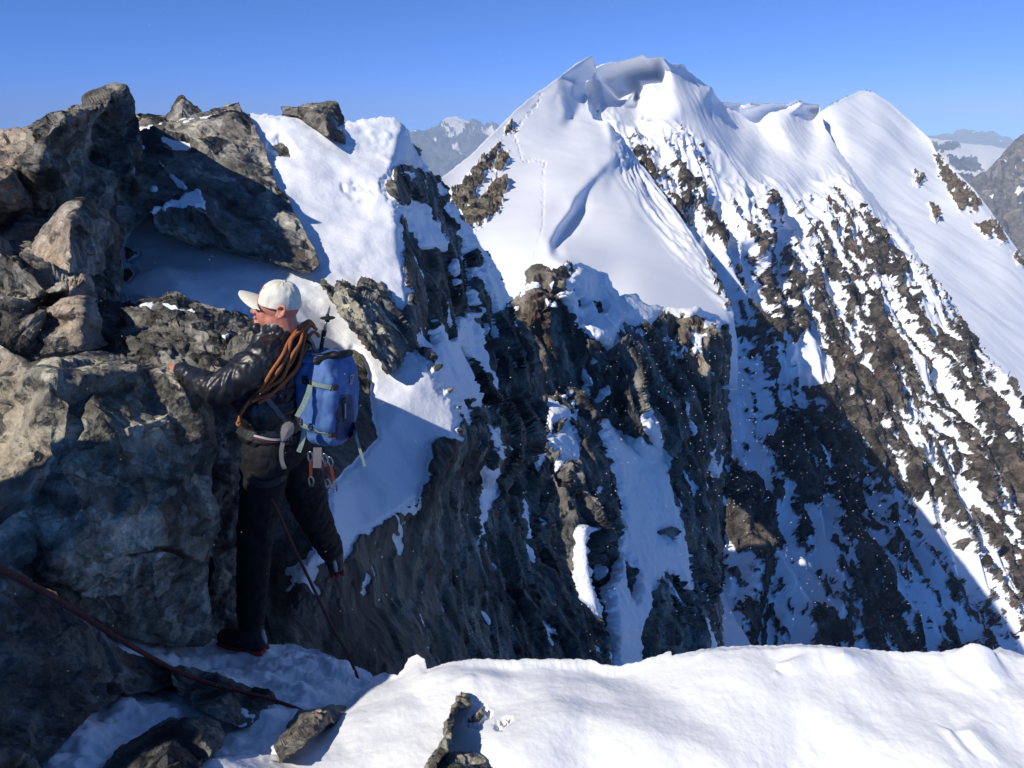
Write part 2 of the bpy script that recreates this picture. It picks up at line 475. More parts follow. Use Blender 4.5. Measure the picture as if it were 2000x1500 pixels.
def bank_rel(x, y, p, n):
    s = polys_sdf(x, y, bank_rock) + 5 * fbm(np.stack([x / 14, y / 14, x * 0], -1), 3, 3)
    rock = smoothstep(3, -3, s)
    q = p / 0.16 + 0.4 * np.stack([perlin(p / 0.2, 31 + c) for c in range(3)], -1)
    v, e = facet(q, 5, 0.3, 1.0, True)
    clod = smoothstep(0.0, 0.55, e) * np.clip(v + 0.3, 0, 1) * np.maximum(smoothstep(0.1, 0.5, fbm(p / 0.6, 2, 8)), 0.8 * smoothstep(60, 0, np.abs(y - 1310)) * smoothstep(0.0, .4, fbm(p / .3, 2, 9))) * smoothstep(1990, 1880, x)
    d = 0.06 * fbm(p / 0.62, 3, 2, 0.42) + 0.045 * np.maximum(fbm(p / 0.33, 3, 21, 0.42), 0.0) * smoothstep(-.2, .6, fbm(p / .9, 2, 27)) + 0.075 * clod + 0.0016 * fbm(p / 0.05, 3, 6, 0.55)
    d += -0.02 * smoothstep(14, 0, np.abs(s)) * (1 - rock) + rock * (0.02 + rock_rel(p, 0.09, 0.02, 5))
    return d, {"rock": rock, "tone": 0 * rock}
o = body("snow_bank", bank_outline, bank_ctrl, 2.0, mat_snow, bank_rel, blur=9, thick=1.6, rough_edge=2.5, edge_scale=18, seed=1, inset=0.2)
tag(o, kind='structure')

# ---- shaded snow ledge at the climber's feet
ledge_outline = [(60,1620),(60,1230),(240,1215),(330,1240),(440,1255),(560,1256),(620,1268),(690,1300),(740,1330),(800,1400),(760,1520),(600,1620)]
ledge_ctrl = [(0,1660,1.9),(800,1660,1.8),(0,1200,3.3),(240,1215,3.7),(440,1250,4.15),(560,1256,4.3),(690,1300,4.1),(760,1330,3.9),(840,1400,3.4),(300,1330,3.1),(500,1330,3.35),(620,1370,3.05),(300,1440,2.5),(500,1440,2.6),(200,1520,2.15),(540,1280,3.85)]
def ledge_rel(x, y, p, n):
    d = 0.05 * fbm(p / 0.4, 4, 41, 0.5) + 0.02 * fbm(p / 0.09, 3, 43, 0.5)
    return d, {"rock": 0 * x, "tone": 0 * x}
o = body("snow_ledge", ledge_outline, ledge_ctrl, 2.0, mat_snow, ledge_rel, blur=8, thick=0.8, seed=2)
tag(o, kind='structure')

# ---- the mountainside behind the climber: snow slope running into a dark cliff
cl_out = [(80,660),(80,330),(250,262),(280,248),(305,244),(350,238),(440,212),(484,224),(500,223),(530,226),(560,229),(600,222),(640,235),(676,241),(700,238),(742,232),(768,235),(785,247),(800,268),
    (806,280),(820,290),(822,306),(840,332),(856,350),(876,374),(892,406),(912,438),(932,466),(952,494),(972,522),(988,554),(1000,582),(1012,610),(1024,650),(1040,682),(1054,710),(1056,750),(1062,800),(1060,850),
    (1066,900),(1085,960),(1100,1020),(1108,1100),(1130,1170),(1180,1230),(1198,1300),(1200,1480),(640,1480),(560,1340),(80,1330)]
def _slope(px, py, lift=0.0):
    """the tilted snow slope behind the climber, as (px, py, depth)"""
    a, b = (px - 1000) / F_PX, (750 - py) / F_PX
    return (px, py, -4.99 / (0.25 * a + 0.717 * b - 0.69) - lift)
cl_ctrl = [_slope(*q) for q in ((80,300),(250,262),(350,238),(440,212),(500,222),(560,229),(600,222),(676,240),(742,232),(785,247),(770,326),(776,406),(740,420),(776,480),(796,534),(806,600),(796,690),(700,750),(750,850),(640,640),(600,600),(500,560),(300,500),(550,300),(650,400),(650,500),(836,722),(700,150),(400,100),(620,310),(560,400),(200,540))]
cl_ctrl += [(800,268,11.0),(822,306,12.3),(876,374,13.8),(932,466,15),(988,554,16),(1024,650,16.8),
    (1056,750,17.5),(1062,850,18.2),(1100,1020,17.2),(1198,1240,16.5),(1240,1500,15),(1100,600,19),(80,150,12),(1150,900,19),(900,200,16),
    (888,800,7.1),(892,860,6.95),(835,960,6.3),(780,1012,5.85),(700,1056,5.25),(655,1105,4.72),(660,1200,4.75),(760,1330,4.9),(850,1310,6.2),(1000,1310,9.2),
    (640,1490,3.8),(1000,1490,7),(60,600,5.6),(400,630,6.1),(700,950,5.75),(640,980,5.2),(600,1100,4.6),
    (500,1100,4.75),(500,900,5.1),(600,850,5.8),(300,900,4.9),(80,900,4.6),(300,1250,4.4),(60,1350,4.0),(560,1260,4.5),
    (905,620,11.8),(950,750,12.8),(900,950,9.6),(1000,950,13.2),(850,1150,7.1),(1000,1150,11.2),(930,530,13.6),(850,430,11.8),(870,540,11.2),(820,340,11.2),(840,560,9.6),(850,650,9.3),(960,640,14)]
cl_snow = [
  [(60,200),(500,150),(770,200),(812,275),(836,326),(840,336),(824,330),(806,334),(780,322),(772,326),(764,348),(750,366),(766,394),(778,420),(786,446),(790,480),(796,534),(806,580),(790,606),(770,600),(740,640),(770,690),(808,686),(836,722),(866,770),(886,805),(890,858),(846,862),(838,900),(830,940),(806,985),(770,1008),(735,1028),(705,1046),(684,1075),(660,1110),(640,1110),(640,960),(600,900),(560,860),(480,620),(232,583),(60,620)],
  [(848,622),(860,650),(876,668),(888,654),(904,622),(932,610),(944,642),(944,678),(956,720),(972,760),(988,800),(980,806),(962,770),(948,736),(930,694),(905,680),(908,704),(926,740),(940,772),(936,800),(912,780),(900,826),(880,790),(862,775),(842,742),(836,690),(842,640)],
  [(874,380),(892,404),(912,436),(932,464),(952,492),(972,520),(990,552),(1002,584),(986,596),(972,612),(956,574),(940,552),(928,534),(912,500),(896,466),(884,440)],
  [(804,378),(822,396),(840,414),(860,450),(880,482),(868,490),(852,484),(836,486),(822,484),(806,466),(790,440),(776,410),(790,404)],
  [(884,498),(898,530),(897,566),(886,548),(880,520)],[(918,554),(934,580),(944,604),(930,596),(918,572)],
  [(936,915),(972,906),(968,960),(950,1000),(930,1070),(922,1062),(928,1000),(934,950)],[(1012,978),(1028,990),(1036,1020),(1046,1052),(1030,1040),(1020,1010)],
  [(964,838),(976,860),(980,890),(972,906),(964,870)],[(1044,872),(1062,846),(1070,870),(1062,900),(1048,930),(1038,905)],[(714,1118),(722,1136),(708,1162),(698,1158)],[(600,1080),(640,1052),(640,1090),(612,1108),(596,1120),(560,1152),(570,1120)],
  [(860,350),(874,376),(868,386),(850,366)],[(784,336),(800,330),(812,336),(806,344)],[(800,560),(812,580),(806,590)],
]
cl_rock = [[(530,288),(545,282),(560,290),(566,308),(548,304)],[(674,374),(686,368),(704,366),(722,378),(724,388),(708,390),(690,384)],[(804,276),(820,290),(822,306),(808,296)],
  [(688,689),(699,692),(717,732),(723,761),(718,780),(728,820),(733,857),(715,879),(690,900),(660,930),(630,960),(600,960),(590,880),(660,860)],
  [(240,520),(258,528),(246,542),(228,536)],[(245,480),(268,492),(250,500)],[(912,498),(930,486),(948,504),(936,522),(918,518)],[(788,388),(800,392),(796,402)]]
def cl_rel(x, y, p, n):
    w = np.stack([x / 26, y / 26, x * 0], -1)
    wob = 9 * fbm(w, 4, 51, 0.6)
    s = polys_sdf(x, y, cl_snow) + wob
    r2 = polys_sdf(x, y, cl_rock) + 0.5 * wob
    s = np.maximum(s, -r2)
    bits = 26 * (0.62 - fbm(p @ along((0.5, 0.3, -0.8), 0.45) / 0.42, 4, 79, 0.6)) + 14 * smoothstep(1010, 700, y) * 0
    s = np.minimum(s, bits)
    rock = smoothstep(-3, 3, s)
    dd = np.linalg.norm(p, axis=1)
    sc = np.clip(dd / 12, 0.45, 1.4)
    B1 = pix(980, 1150, 10.5) - pix(900, 720, 11.8)
    A = along(B1, 0.36)
    rr = 0.34 * (facet((p @ along(B1, 0.55)) / 1.35 + 0.12 * np.stack([perlin(p / .6, c) for c in (61, 62, 63)], -1), 61, 1.0, 0.8, soft=0.13)) + rock_rel(p, 0.62, 0.17, 64, aniso=A, warp=0.1, soft=0.12) + rock_rel(p, 0.22, 0.03, 66, aniso=along(B1, 0.3), warp=0.2)
    rr = rr * (0.35 + 0.65 * smoothstep(780, 900, x + 0.25 * np.maximum(y - 900, 0) * 1.2))
    strat = 0.016 * fbm((p @ along(B1, 0.06)) / 0.14, 3, 68, 0.6, True)
    sn = 0.13 * fbm(p / 1.5, 4, 71, 0.5) + 0.05 * np.maximum(fbm(p / 0.38, 3, 72, 0.5), -.1) * smoothstep(-.1, .6, fbm(p / 1.3, 2, 76)) 
    d = rock * ((rr + strat) * sc) + (1 - rock) * (0.07 * rr * sc * smoothstep(-30, 0, s) + sn * sc + 0.05 * sc * smoothstep(0, -14, s))
    return d, {"rock": smoothstep(-5, 5, s), "tone": 0.5 * smoothstep(0.1, 0.6, fbm(p / 2.5, 2, 77))}
o = body("cliff", cl_out, cl_ctrl, 2.0, mat_cliff, cl_rel, blur=7, toward=0.4, thick=3.0, rough_edge=4, edge_scale=22, seed=3)
tag(o, kind='structure')

# ---- rock buttress below the snow ridge
bt_out = [(960,640),(1000,584),(1010,572),(1022,556),(1032,534),(1042,522),(1053,512),(1064,520),(1076,529),(1090,520),(1106,511),(1120,518),(1132,514),(1150,520),(1166,530),(1185,533),(1196,560),(1210,578),(1240,574),(1255,590),(1290,598),(1330,606),(1360,600),(1395,615),(1424,632),
    (1428,667),(1426,733),(1422,800),(1428,880),(1422,960),(1415,1050),(1405,1150),(1412,1250),(1430,1330),(1430,1420),(960,1420)]
bt_ctrl = [(940,640,34),(1053,513,34),(1030,650,31),(1050,780,30),(1076,545,33),(1090,760,31.5),(1106,512,35),(1120,518,36),(1117,540,34.5),(1096,580,32.5),(1130,750,34),(1180,850,33),(1220,700,36),(1270,662,40),(1255,840,36),(1166,530,40),(1110,600,34),(1150,585,37.5),(1128,640,34.3),(1200,565,41.5),(1250,600,42),(1280,626,42.5),(1160,664,34),(1187,680,36),
    (1290,700,44.5),(1291,606,49),(1320,616,47.5),(1347,613,47.5),(1370,750,45),(1387,650,46),(1388,850,45.5),(1424,636,55),(1428,820,56),(1200,842,38),(1250,900,39),(1300,1100,37),(1350,1250,35),(1205,1000,33.5),(1195,1290,27),(1340,1300,36),(1420,1290,48),
    (1130,1000,25),(1160,1200,24),(1060,850,27.5),(1100,950,26),(1405,1100,51),(1100,800,30),(960,1000,25),(960,1430,18),(1450,1430,42),(1450,500,60),(1000,480,40),(1360,1000,43)]
bt_snow = [[(1118,533),(1118,500),(1250,500),(1430,560),(1440,640),(1413,634),(1398,652),(1384,632),(1371,619),(1347,613),(1325,617),(1307,613),(1296,604),(1283,621),(1269,640),(1256,629),(1240,643),(1226,630),(1219,629),(1204,650),(1197,672),(1187,682),(1160,664),(1128,640),(1115,613),(1093,580),(1104,566)],
  [(1062,795),(1088,789),(1107,797),(1117,816),(1106,826),(1120,850),(1133,877),(1128,900),(1092,915),(1078,884),(1060,862),(1076,842),(1064,820)],
  [(1168,832),(1172,818),(1190,822),(1202,838),(1230,852),(1257,857),(1285,868),(1298,890),(1310,960),(1338,1050),(1350,1100),(1354,1150),(1338,1160),(1320,1125),(1300,1120),(1276,1136),(1262,1200),(1250,1230),(1252,1320),(1192,1320),(1192,1200),(1182,1160),(1196,1130),(1212,1020),(1206,950),(1186,880)],
  [(1262,760),(1275,790),(1290,850),(1302,900),(1286,900),(1262,850),(1257,800)],
  [(1126,1024),(1142,1020),(1156,1036),(1146,1064),(1154,1104),(1162,1152),(1176,1192),(1174,1236),(1150,1208),(1126,1192),(1102,1152),(1118,1120),(1118,1080)],
  [(1018,568),(1040,552),(1060,552),(1052,560),(1034,562),(1018,580)],[(1072,550),(1084,548),(1080,562)],[(1068,590),(1084,592),(1086,602),(1070,600)],[(1294,664),(1306,662),(1302,690)],[(1324,640),(1320,670),(1308,706),(1312,680)],[(1374,632),(1384,636),(1396,652),(1382,644)],
  [(1356,1180),(1380,1200),(1400,1250),(1412,1310),(1380,1310),(1360,1250)],[(1388,880),(1398,900),(1402,930),(1392,920)],[(1120,780),(1127,800),(1126,830),(1118,820)],[(1160,960),(1170,940),(1168,990)]]
bt_rock = [[(1128,588),(1136,584),(1140,596),(1130,598)],[(1158,592),(1174,590),(1178,606),(1168,612)],[(1250,586),(1274,588),(1272,596)],[(1338,598),(1352,600),(1352,606)],[(1115,564),(1124,562),(1122,572)],[(1098,820),(1080,828),(1076,850),(1090,846)],[(1215,1080),(1240,1120),(1232,1180),(1222,1140)],[(1286,1040),(1300,1030),(1304,1060)]]
def bt_rel(x, y, p, n):
    w = np.stack([x / 18, y / 18, x * 0 + 4], -1)
    wob = 7 * fbm(w, 4, 81, 0.6)
    s = polys_sdf(x, y, bt_snow) + wob
    s = np.maximum(s, -(polys_sdf(x, y, bt_rock) + 0.5 * wob))
    s = np.minimum(s, 26 * (0.66 - fbm(p @ along((0.2, 0.1, -0.9), 0.45) / 1.3, 4, 89, 0.6)))
    rock = smoothstep(-3, 3, s)
    A = along((0.25, 0.1, -0.95), 0.35)
    rr = rock_rel(p, 2.6, 0.95, 83, aniso=along((0.25, 0.1, -0.95), 0.5), warp=0.1, soft=0.15) + rock_rel(p, 0.7, 0.14, 86, aniso=A, warp=0.2)
    sn = 0.25 * fbm(p / 5, 4, 87, 0.5) + 0.05 * fbm(p / 0.8, 3, 88)
    tone = np.maximum(smoothstep(15, -20, poly_sdf(x, y, [(1000,600),(1030,520),(1120,505),(1130,560),(1090,640),(1060,800),(1030,780)])) * 0.3, 0.35 * smoothstep(10, -10, poly_sdf(x, y, [(1300,600),(1400,630),(1400,760),(1320,740)])))
    return rock * rr + (1 - rock) * (sn + 0.22 * smoothstep(0, -10, s)), {"rock": smoothstep(-4, 4, s), "tone": tone}
o = body("rock_buttress", bt_out, bt_ctrl, 2.0, mat_buttress, bt_rel, blur=4, toward=0.4, thick=8.0, rough_edge=3, edge_scale=18, seed=4)
tag(o, kind='structure')

# ---- corniced snow ridge leading to the summit
sr_out = [(840,372),(850,356),(856,352),(918,304),(962,260),(1010,212),(1050,180),(1090,152),(1126,124),(1146,112),(1158,106),(1161,120),(1165,140),(1162,152),(1146,158),(1142,172),(1147,188),(1151,216),(1156,224),(1158,232),(1170,236),(1189,238),
    (1215,270),(1250,320),(1300,385),(1340,440),(1380,500),(1402,540),(1428,600),(1440,660),(1440,760),(980,760),(840,560)]
sr_ctrl = [(830,300,190),(850,356,172),(918,304,205),(1010,212,262),(1090,152,318),(1158,106,366),(1165,140,392),(1107,154,332),(1140,120,352),(1119,168,326),(1117,190,318),(1126,220,304),(1130,160,345),(1146,160,366),(1142,190,352),(1150,216,312),(1162,152,385),(1189,238,280),(940,440,140),(840,560,100),(990,560,96),(1030,520,96),(1000,400,160),(1060,300,222),(1100,220,275),
    (1195,284,246),(1198,304,226),(1170,336,196),(1130,376,164),(1118,408,146),(1090,444,122),(1072,476,104),(1074,500,93),(1090,510,86),
    (1180,338,202),(1150,372,176),(1124,414,158),(1100,448,136),(1086,478,116),(1086,500,99),(1106,452,142),(1136,420,160),(1110,508,90),(1104,480,112),
    (1126,518,84),(1150,430,150),(1160,490,112),(1200,342,208),(1234,400,172),(1290,480,130),(1330,532,108),(1374,572,88),(1424,636,66),(1225,500,114),(1200,560,80),(1250,600,62),(1178,400,166),
    (1240,330,268),(1300,430,182),(1380,520,124),(1436,600,88),(1250,318,305),(1340,438,184),(1402,538,130),(980,780,60),(1440,780,52),(1450,640,84),(1000,640,72),(830,780,60),(1150,60,400),(1300,300,320)]
sr_rock = [[(904,352),(924,340),(934,322),(948,308),(966,296),(978,272),(974,290),(962,312),(960,330),(946,336),(938,352),(930,380),(916,392),(900,410),(890,414),(892,380)],
  [(974,300),(990,298),(992,310),(984,330),(972,340),(962,336),(970,318)],[(985,350),(988,362),(980,380),(984,392),(962,420),(944,432),(918,452),(908,448),(902,420),(918,402),(934,404),(950,384),(960,360),(972,352)],[(990,246),(1000,240),(998,252),(990,258)],[(880,390),(892,372),(896,410),(884,404)]]
sr_rock2 = [[(1380,500),(1400,510),(1412,540),(1430,590),(1420,600),(1400,556)]]
def sr_rel(x, y, p, n):
    w = np.stack([x / 12, y / 12, x * 0 + 9], -1)
    wob = fbm(w, 4, 91, 0.65)
    s = polys_sdf(x, y, sr_rock) + 9 * wob
    s2 = polys_sdf(x, y, sr_rock2) + 14 * wob
    s = np.minimum(s, s2)
    rock = smoothstep(2, -2, s)
    # wind fluting on the far side of the rib
    flank = smoothstep(-6, 12, poly_sdf(x, y, [(800,300),(1000,100),(1170,100),(1196,240),(1204,340),(1240,400),(1300,482),(1340,532),(1384,572),(1440,640),(1440,800),(800,800)]))
    fl = along(pix(1400, 545, 124) - pix(1250, 345, 236), 0.03)
    flute = fbm((p @ fl) / 3.2, 3, 95, 0.55, True) - 0.3
    # a trodden track up the left flank
    tr = np.array([(1046,505),(1052,470),(1060,440),(1061,400),(1060,350),(1064,316),(1040,312),(1022,316),(1012,280),(1002,262),(1022,236),(1048,204),(1058,184)], float)
    dmin = np.full(len(x), 1e6)
    for a, b in zip(tr[:-1], tr[1:]):
        t = np.clip(((x - a[0]) * (b[0] - a[0]) + (y - a[1]) * (b[1] - a[1])) / ((b - a) ** 2).sum(), 0, 1)
        dmin = np.minimum(dmin, np.hypot(x - a[0] - t * (b[0] - a[0]), y - a[1] - t * (b[1] - a[1])))
    dd = np.linalg.norm(p, axis=1) / 150
    track = smoothstep(4, 0, dmin + 2 * fbm(np.stack([x / 5, y / 5, x * 0], -1), 2, 97)) * (0.35 + 1.4 * fbm(np.stack([x / 4, y / 3, x * 0], -1), 2, 98))
    d = 0.45 * fbm(p / 32, 3, 92, 0.4) + 0.05 * fbm(p / 6, 3, 93, 0.5) + 0.7 * flank * flute - 0.2 * dd * track
    d = d * np.clip(dd, 0.3, 1.5) + rock * (0.8 + rock_rel(p, 6, 1.6, 94)) * np.clip(dd, .5, 1.2)
    return d, {"rock": smoothstep(3, -3, s), "tone": 0 * rock}
sr_crease = [[(1060,170),(1158,106),(1165,140),(1162,152),(1142,172),(1151,216)],[(1158,106),(1140,120),(1107,154),(1119,168),(1117,190),(1126,220),(1150,218),(1189,238),(1196,284),(1198,304),(1170,336),(1130,376)],[(1198,304),(1200,342),(1234,400)],[(1130,376),(1118,408),(1090,444),(1072,476),(1074,500),(1090,510)]]
o = body("snow_ridge", sr_out, sr_ctrl, 2.0, mat_ridge, sr_rel, creases=sr_crease, soft_blur=22, blur=4, thick=30, rough_edge=1.2, edge_scale=14, seed=5)
tag(o, kind='structure')

# ---- the summit and its long steep face
pk_out = [(1120,300),(1100,160),(1150,136),(1166,130),(1178,126),(1190,122),(1212,118),(1230,114),(1254,108),(1266,112),(1290,110),(1312,124),(1338,128),(1345,138),(1362,152),(1390,172),(1400,188),(1410,198),(1444,200),(1448,205),(1466,200),(1496,202),(1528,200),(1536,204),(1560,194),(1572,200),(1584,203),(1600,204),(1602,218),
    (1612,250),(1652,316),(1700,376),(1752,440),(1790,500),(1840,575),(1900,660),(1960,740),(2020,820),(2100,920),(2100,1440),(1160,1440),(1160,600)]
pk_ctrl = [(1090,120,420),(1166,132,398),(1190,122,400),(1230,113,400),(1254,108,402),(1290,110,408),(1338,128,445),(1390,172,480),(1410,199,532),(1444,200,540),(1500,202,558),(1560,196,580),(1602,208,606),(1120,300,340),
    (1182,160,428),(1210,188,432),(1240,192,436),(1246,172,438),(1244,152,440),(1284,150,438),(1284,116,420),(1166,150,402),(1420,216,552),(1440,240,552),(1468,248,550),(1484,264,540),(1470,226,566),(1492,232,566),(1520,218,580),(1580,216,618),(1596,238,618),(1200,240,330),(1250,320,300),(1300,420,275),(1400,540,245),(1430,640,228),(1230,190,392),(1270,180,385),(1330,200,372),
    (1310,140,410),(1360,220,380),(1440,340,340),(1500,420,320),(1345,160,448),(1400,226,452),(1420,240,480),(1480,330,405),(1540,430,355),(1600,520,330),(1460,215,538),(1520,240,510),(1570,330,440),(1565,205,575),(1620,300,470),(1700,400,412),(1760,480,382),(1820,580,352),(1900,700,322),(2000,850,290),(2100,950,280),
    (1430,900,190),(1440,1290,150),(1700,1290,160),(2000,1290,185),(1700,900,225),(1600,700,265),(1900,1000,222),(1160,1440,125),(2120,1440,185),(1160,900,190),(1240,1290,140),(1500,560,290),(1560,800,236),(1800,800,262)]
pk_density = [(1100,100,-1),(1600,200,-1.2),(1700,380,-1.2),(1290,120,-1.4),(1210,230,-1.1),(1222,270,0.3),(1240,270,0.15),(1300,200,-1.2),(1290,290,0.12),(1340,290,0.2),(1360,330,-0.3),(1330,390,0.2),(1310,340,-0.1),(1400,350,-0.6),(1420,440,-0.05),(1460,440,-0.1),(1500,390,0.05),(1480,330,-0.9),(1520,410,0.15),(1570,430,-0.2),(1560,330,-1.1),(1640,370,-0.15),(1610,300,-1.0),(1670,350,-0.4),
    (1690,440,0.12),(1700,480,0.22),(1740,510,0.3),(1760,460,-0.3),(1790,540,-0.2),(1560,500,0.05),(1500,500,0.1),(1460,540,0.05),(1400,470,0.15),(1440,600,-0.05),(1380,560,-0.3),(1560,620,0.18),(1640,600,0.1),(1720,560,0.12),(1800,640,0.1),(1900,600,0.0),(1880,560,-0.1),(1930,640,0.22),(1970,680,0.0),(2100,900,-0.2),
    (1480,680,0.22),(1540,700,0.05),(1600,720,0.2),(1700,700,0.22),(1820,740,0.15),(1900,780,0.1),(1560,780,0.3),(1600,860,0.35),(1640,960,0.32),(1500,800,-0.02),(1480,950,0.04),(1500,1100,0.06),(1420,1000,0.3),(1440,1200,0.0),(1590,1200,-0.2),(1570,1050,-0.05),(1660,1080,0.2),(1720,960,0.02),(1780,900,0.15),(1800,1000,0.05),(1720,1100,0.08),(1860,1100,-0.1),(1880,1180,0.15),(1920,980,0.05),(1960,900,0.2),(1990,1050,0.35),(1700,1220,0.15),(1800,1220,0.15),(1960,1200,0.1),(1500,1270,0.1),(2100,1440,0),(1160,1440,0.2),(1160,700,0)]
pk_snow = [[(1525,700),(1560,655),(1575,670),(1600,690),(1620,740),(1612,768),(1570,760)],[(1745,660),(1756,654),(1770,690),(1800,740),(1815,770),(1790,760),(1760,710)]]
FALL = pix(1720, 830, 246) - pix(1480, 330, 405)
_pk = {}
def pk_rel(x, y, p, n):
    g = np.arange(1080, 2140, 8.0); gyv = np.arange(80, 1460, 8.0)
    dens = gauss(interp(pk_density, g, gyv), 2.0)
    ix = np.clip((x - g[0]) / 8, 0, len(g) - 1.001); iy = np.clip((y - gyv[0]) / 8, 0, len(gyv) - 1.001)
    i0, j0 = ix.astype(int), iy.astype(int); fx, fy = ix - i0, iy - j0
    dn = (dens[j0, i0] * (1 - fx) + dens[j0, i0 + 1] * fx) * (1 - fy) + (dens[j0 + 1, i0] * (1 - fx) + dens[j0 + 1, i0 + 1] * fx) * fy
    warp = np.stack([perlin(p / 30, 101 + c) for c in range(3)], -1)
    q = (p + 5.0 * warp) @ along(FALL, 0.13)
    rib = fbm(q / 15, 3, 104, 0.5, True)                      # -1 gully .. +1.5 rib crest
    ribs2 = fbm((p + 2 * warp) @ along(FALL, 0.22) / 6, 2, 105, 0.5, True)
    m = 0.8 * fbm((p + 2 * warp) @ along(FALL, 0.25) / 7, 4, 107, 0.6) + 0.75 * fbm((p @ along(FALL, 0.45)) / 2.6, 4, 109, 0.7)
    s = dn * 1.3 + 0.52 * m + 0.27 * (rib - 0.8) + 0.14 * (ribs2 - 0.6) - 0.22
    s = np.where(polys_sdf(x, y, pk_snow) < 0, -1.0, s)
    rock = smoothstep(-0.06, 0.06, s)
    low = smoothstep(-0.9, 0.0, dn)
    fl = fbm((p @ along(FALL, 0.03)) / 4.0, 2, 112, 0.5, True)
    d = (0.3 + 4.2 * low) * (rib - 0.6) + 0.8 * low * ribs2 + 0.16 * fl * (1 - low) + 0.6 * fbm(p / 45, 3, 113)
    d += rock * (1.3 + rock_rel(p, 5.0, 1.5, 114, aniso=along(FALL, 0.4))) + (1 - rock) * 0.12 * fbm(p / 4, 3, 116) * low
    return d, {"rock": np.clip(0.5 + s * 1.6, 0, 1), "tone": 0.5 * smoothstep(0.0, 0.5, fbm(p / 30, 3, 117))}
pk_crease = [[(1166,132),(1190,122),(1254,108),(1290,110),(1338,128),(1390,172),(1410,199),(1500,202),(1602,208)],[(1182,160),(1210,188),(1240,192),(1246,172),(1244,152),(1284,150),(1284,116)]]
o = body("snow_peak", pk_out, pk_ctrl, 2.0, mat_face, pk_rel, creases=pk_crease, soft_blur=11, blur=2.2, thick=60, rough_edge=2.5, edge_scale=16, seed=6)
tag(o, kind='structure')

# ---- rounded snow dome on the right
dm_out = [(1560,260),(1600,220),(1624,204),(1656,188),(1680,178),(1692,178),(1704,180),(1740,204),(1776,236),(1816,272),(1828,296),(1844,312),(1900,368),(1952,440),(2000,505),(2100,640),(2100,1100),(1900,900),(1700,600),(1560,420)]
dm_ctrl = [(1560,250,640),(1600,220,645),(1624,204,655),(1656,188,680),(1680,178,705),(1704,180,712),(1740,204,712),(1776,236,704),(1828,296,672),(1900,368,615),(1952,440,572),(2110,640,500),(1560,420,520),(1650,400,525),(1700,330,575),(1720,260,640),(1800,560,440),(1850,450,535),(1830,380,590),(2110,820,400),(1900,700,400),(2110,1120,330),(1900,900,340),(1650,260,610),(1760,320,620),(1700,600,400),(1960,560,490)]
dm_rock = [[(1826,306),(1834,302),(1842,318),(1832,316)],[(1832,330),(1850,326),(1862,350),(1880,366),(1888,384),(1884,404),(1874,408),(1862,384),(1848,362),(1836,346)],[(1888,384),(1898,382),(1908,402),(1900,412),(1890,402)],[(1908,442),(1916,440),(1930,458),(1926,464)],[(1925,440),(1942,438),(1948,446),(1934,448)],[(1940,452),(1952,454),(1962,470),(1954,474),(1944,462)],[(1816,398),(1828,402),(1834,424),(1826,428)],[(1786,340),(1796,348),(1794,362),(1786,356)],[(1980,500),(1992,506),(1998,524),(1984,520)]]
def dm_rel(x, y, p, n):
    wob = fbm(np.stack([x / 8, y / 8, x * 0 + 2], -1), 4, 121, 0.65)
    s = polys_sdf(x, y, dm_rock) - 2.5 + 8 * wob
    rock = smoothstep(2, -2, s)
    d = 3.0 * fbm(p / 90, 3, 122, 0.45) + 0.42 * fbm((p @ along((0.45, -0.35, -0.8), 0.1)) / 14, 3, 123) + rock * (2 + rock_rel(p, 12, 3, 124))
    return d, {"rock": smoothstep(3, -3, s), "tone": 0.4 * rock}
o = body("snow_dome", dm_out, dm_ctrl, 2.0, mat_ridge, dm_rel, blur=9, thick=120, rough_edge=0.6, seed=7)
tag(o, kind='structure')

# ---- far things
mat_brown = rock_snow("far_scree", 60.0, dark=(0.10, 0.085, 0.07), mid=(0.15, 0.13, 0.105), light=(0.22, 0.19, 0.16), warm=(0.2, 0.15, 0.11), snow_bump=0.05, bump=0.3)
mat_far = rock_snow("far_rock", 420.0, dark=(0.05, 0.055, 0.055), mid=(0.09, 0.09, 0.085), light=(0.15, 0.14, 0.13), warm=(0.13, 0.11, 0.09), snow_col=(0.93, 0.90, 0.84), snow_bump=0.05, bump=0.3)
br_out = [(1860,480),(1880,368),(1900,352),(1922,340),(1944,318),(1966,292),(1988,270),(2000,262),(2100,200),(2100,620),(1960,620)]
br_ctrl = [(1860,480,2100),(1880,366,2500),(1922,340,2550),(1988,270,2700),(2110,190,2700),(2110,640,1700),(1960,620,1800),(1920,450,2150),(2020,400,2350)]
def br_rel(x, y, p, n):
    q = p @ along((-0.4, -0.4, -0.8), 0.3)
    m = fbm(q / 60, 5, 131, 0.6)
    rock = 1 - smoothstep(0.55, 0.75, fbm(p @ along((-0.8, -0.2, -0.5), 0.3) / 45, 4, 133, 0.6))
    return 30 * m + 12 * fbm(q / 90, 3, 134, .5, True), {"rock": rock, "tone": 0 * x}
o = body("mountain_ridge", br_out, br_ctrl, 2.0, mat_brown, br_rel, blur=3, thick=500, rough_edge=1.5, edge_scale=14, seed=8)
tag(o, kind='structure')
gl_out = [(1780,420),(1790,276),(1814,270),(1830,272),(1842,274),(1858,274),(1872,279),(1900,282),(1930,284),(1965,290),(2060,300),(2060,480)]
gl_ctrl = [(1770,260,6800),(1840,274,6300),(1900,282,6500),(1965,290,6600),(2070,290,6800),(1850,310,4600),(1900,330,4300),(1940,310,5000),(1900,350,3600),(1780,430,3000),(2060,480,2900)]
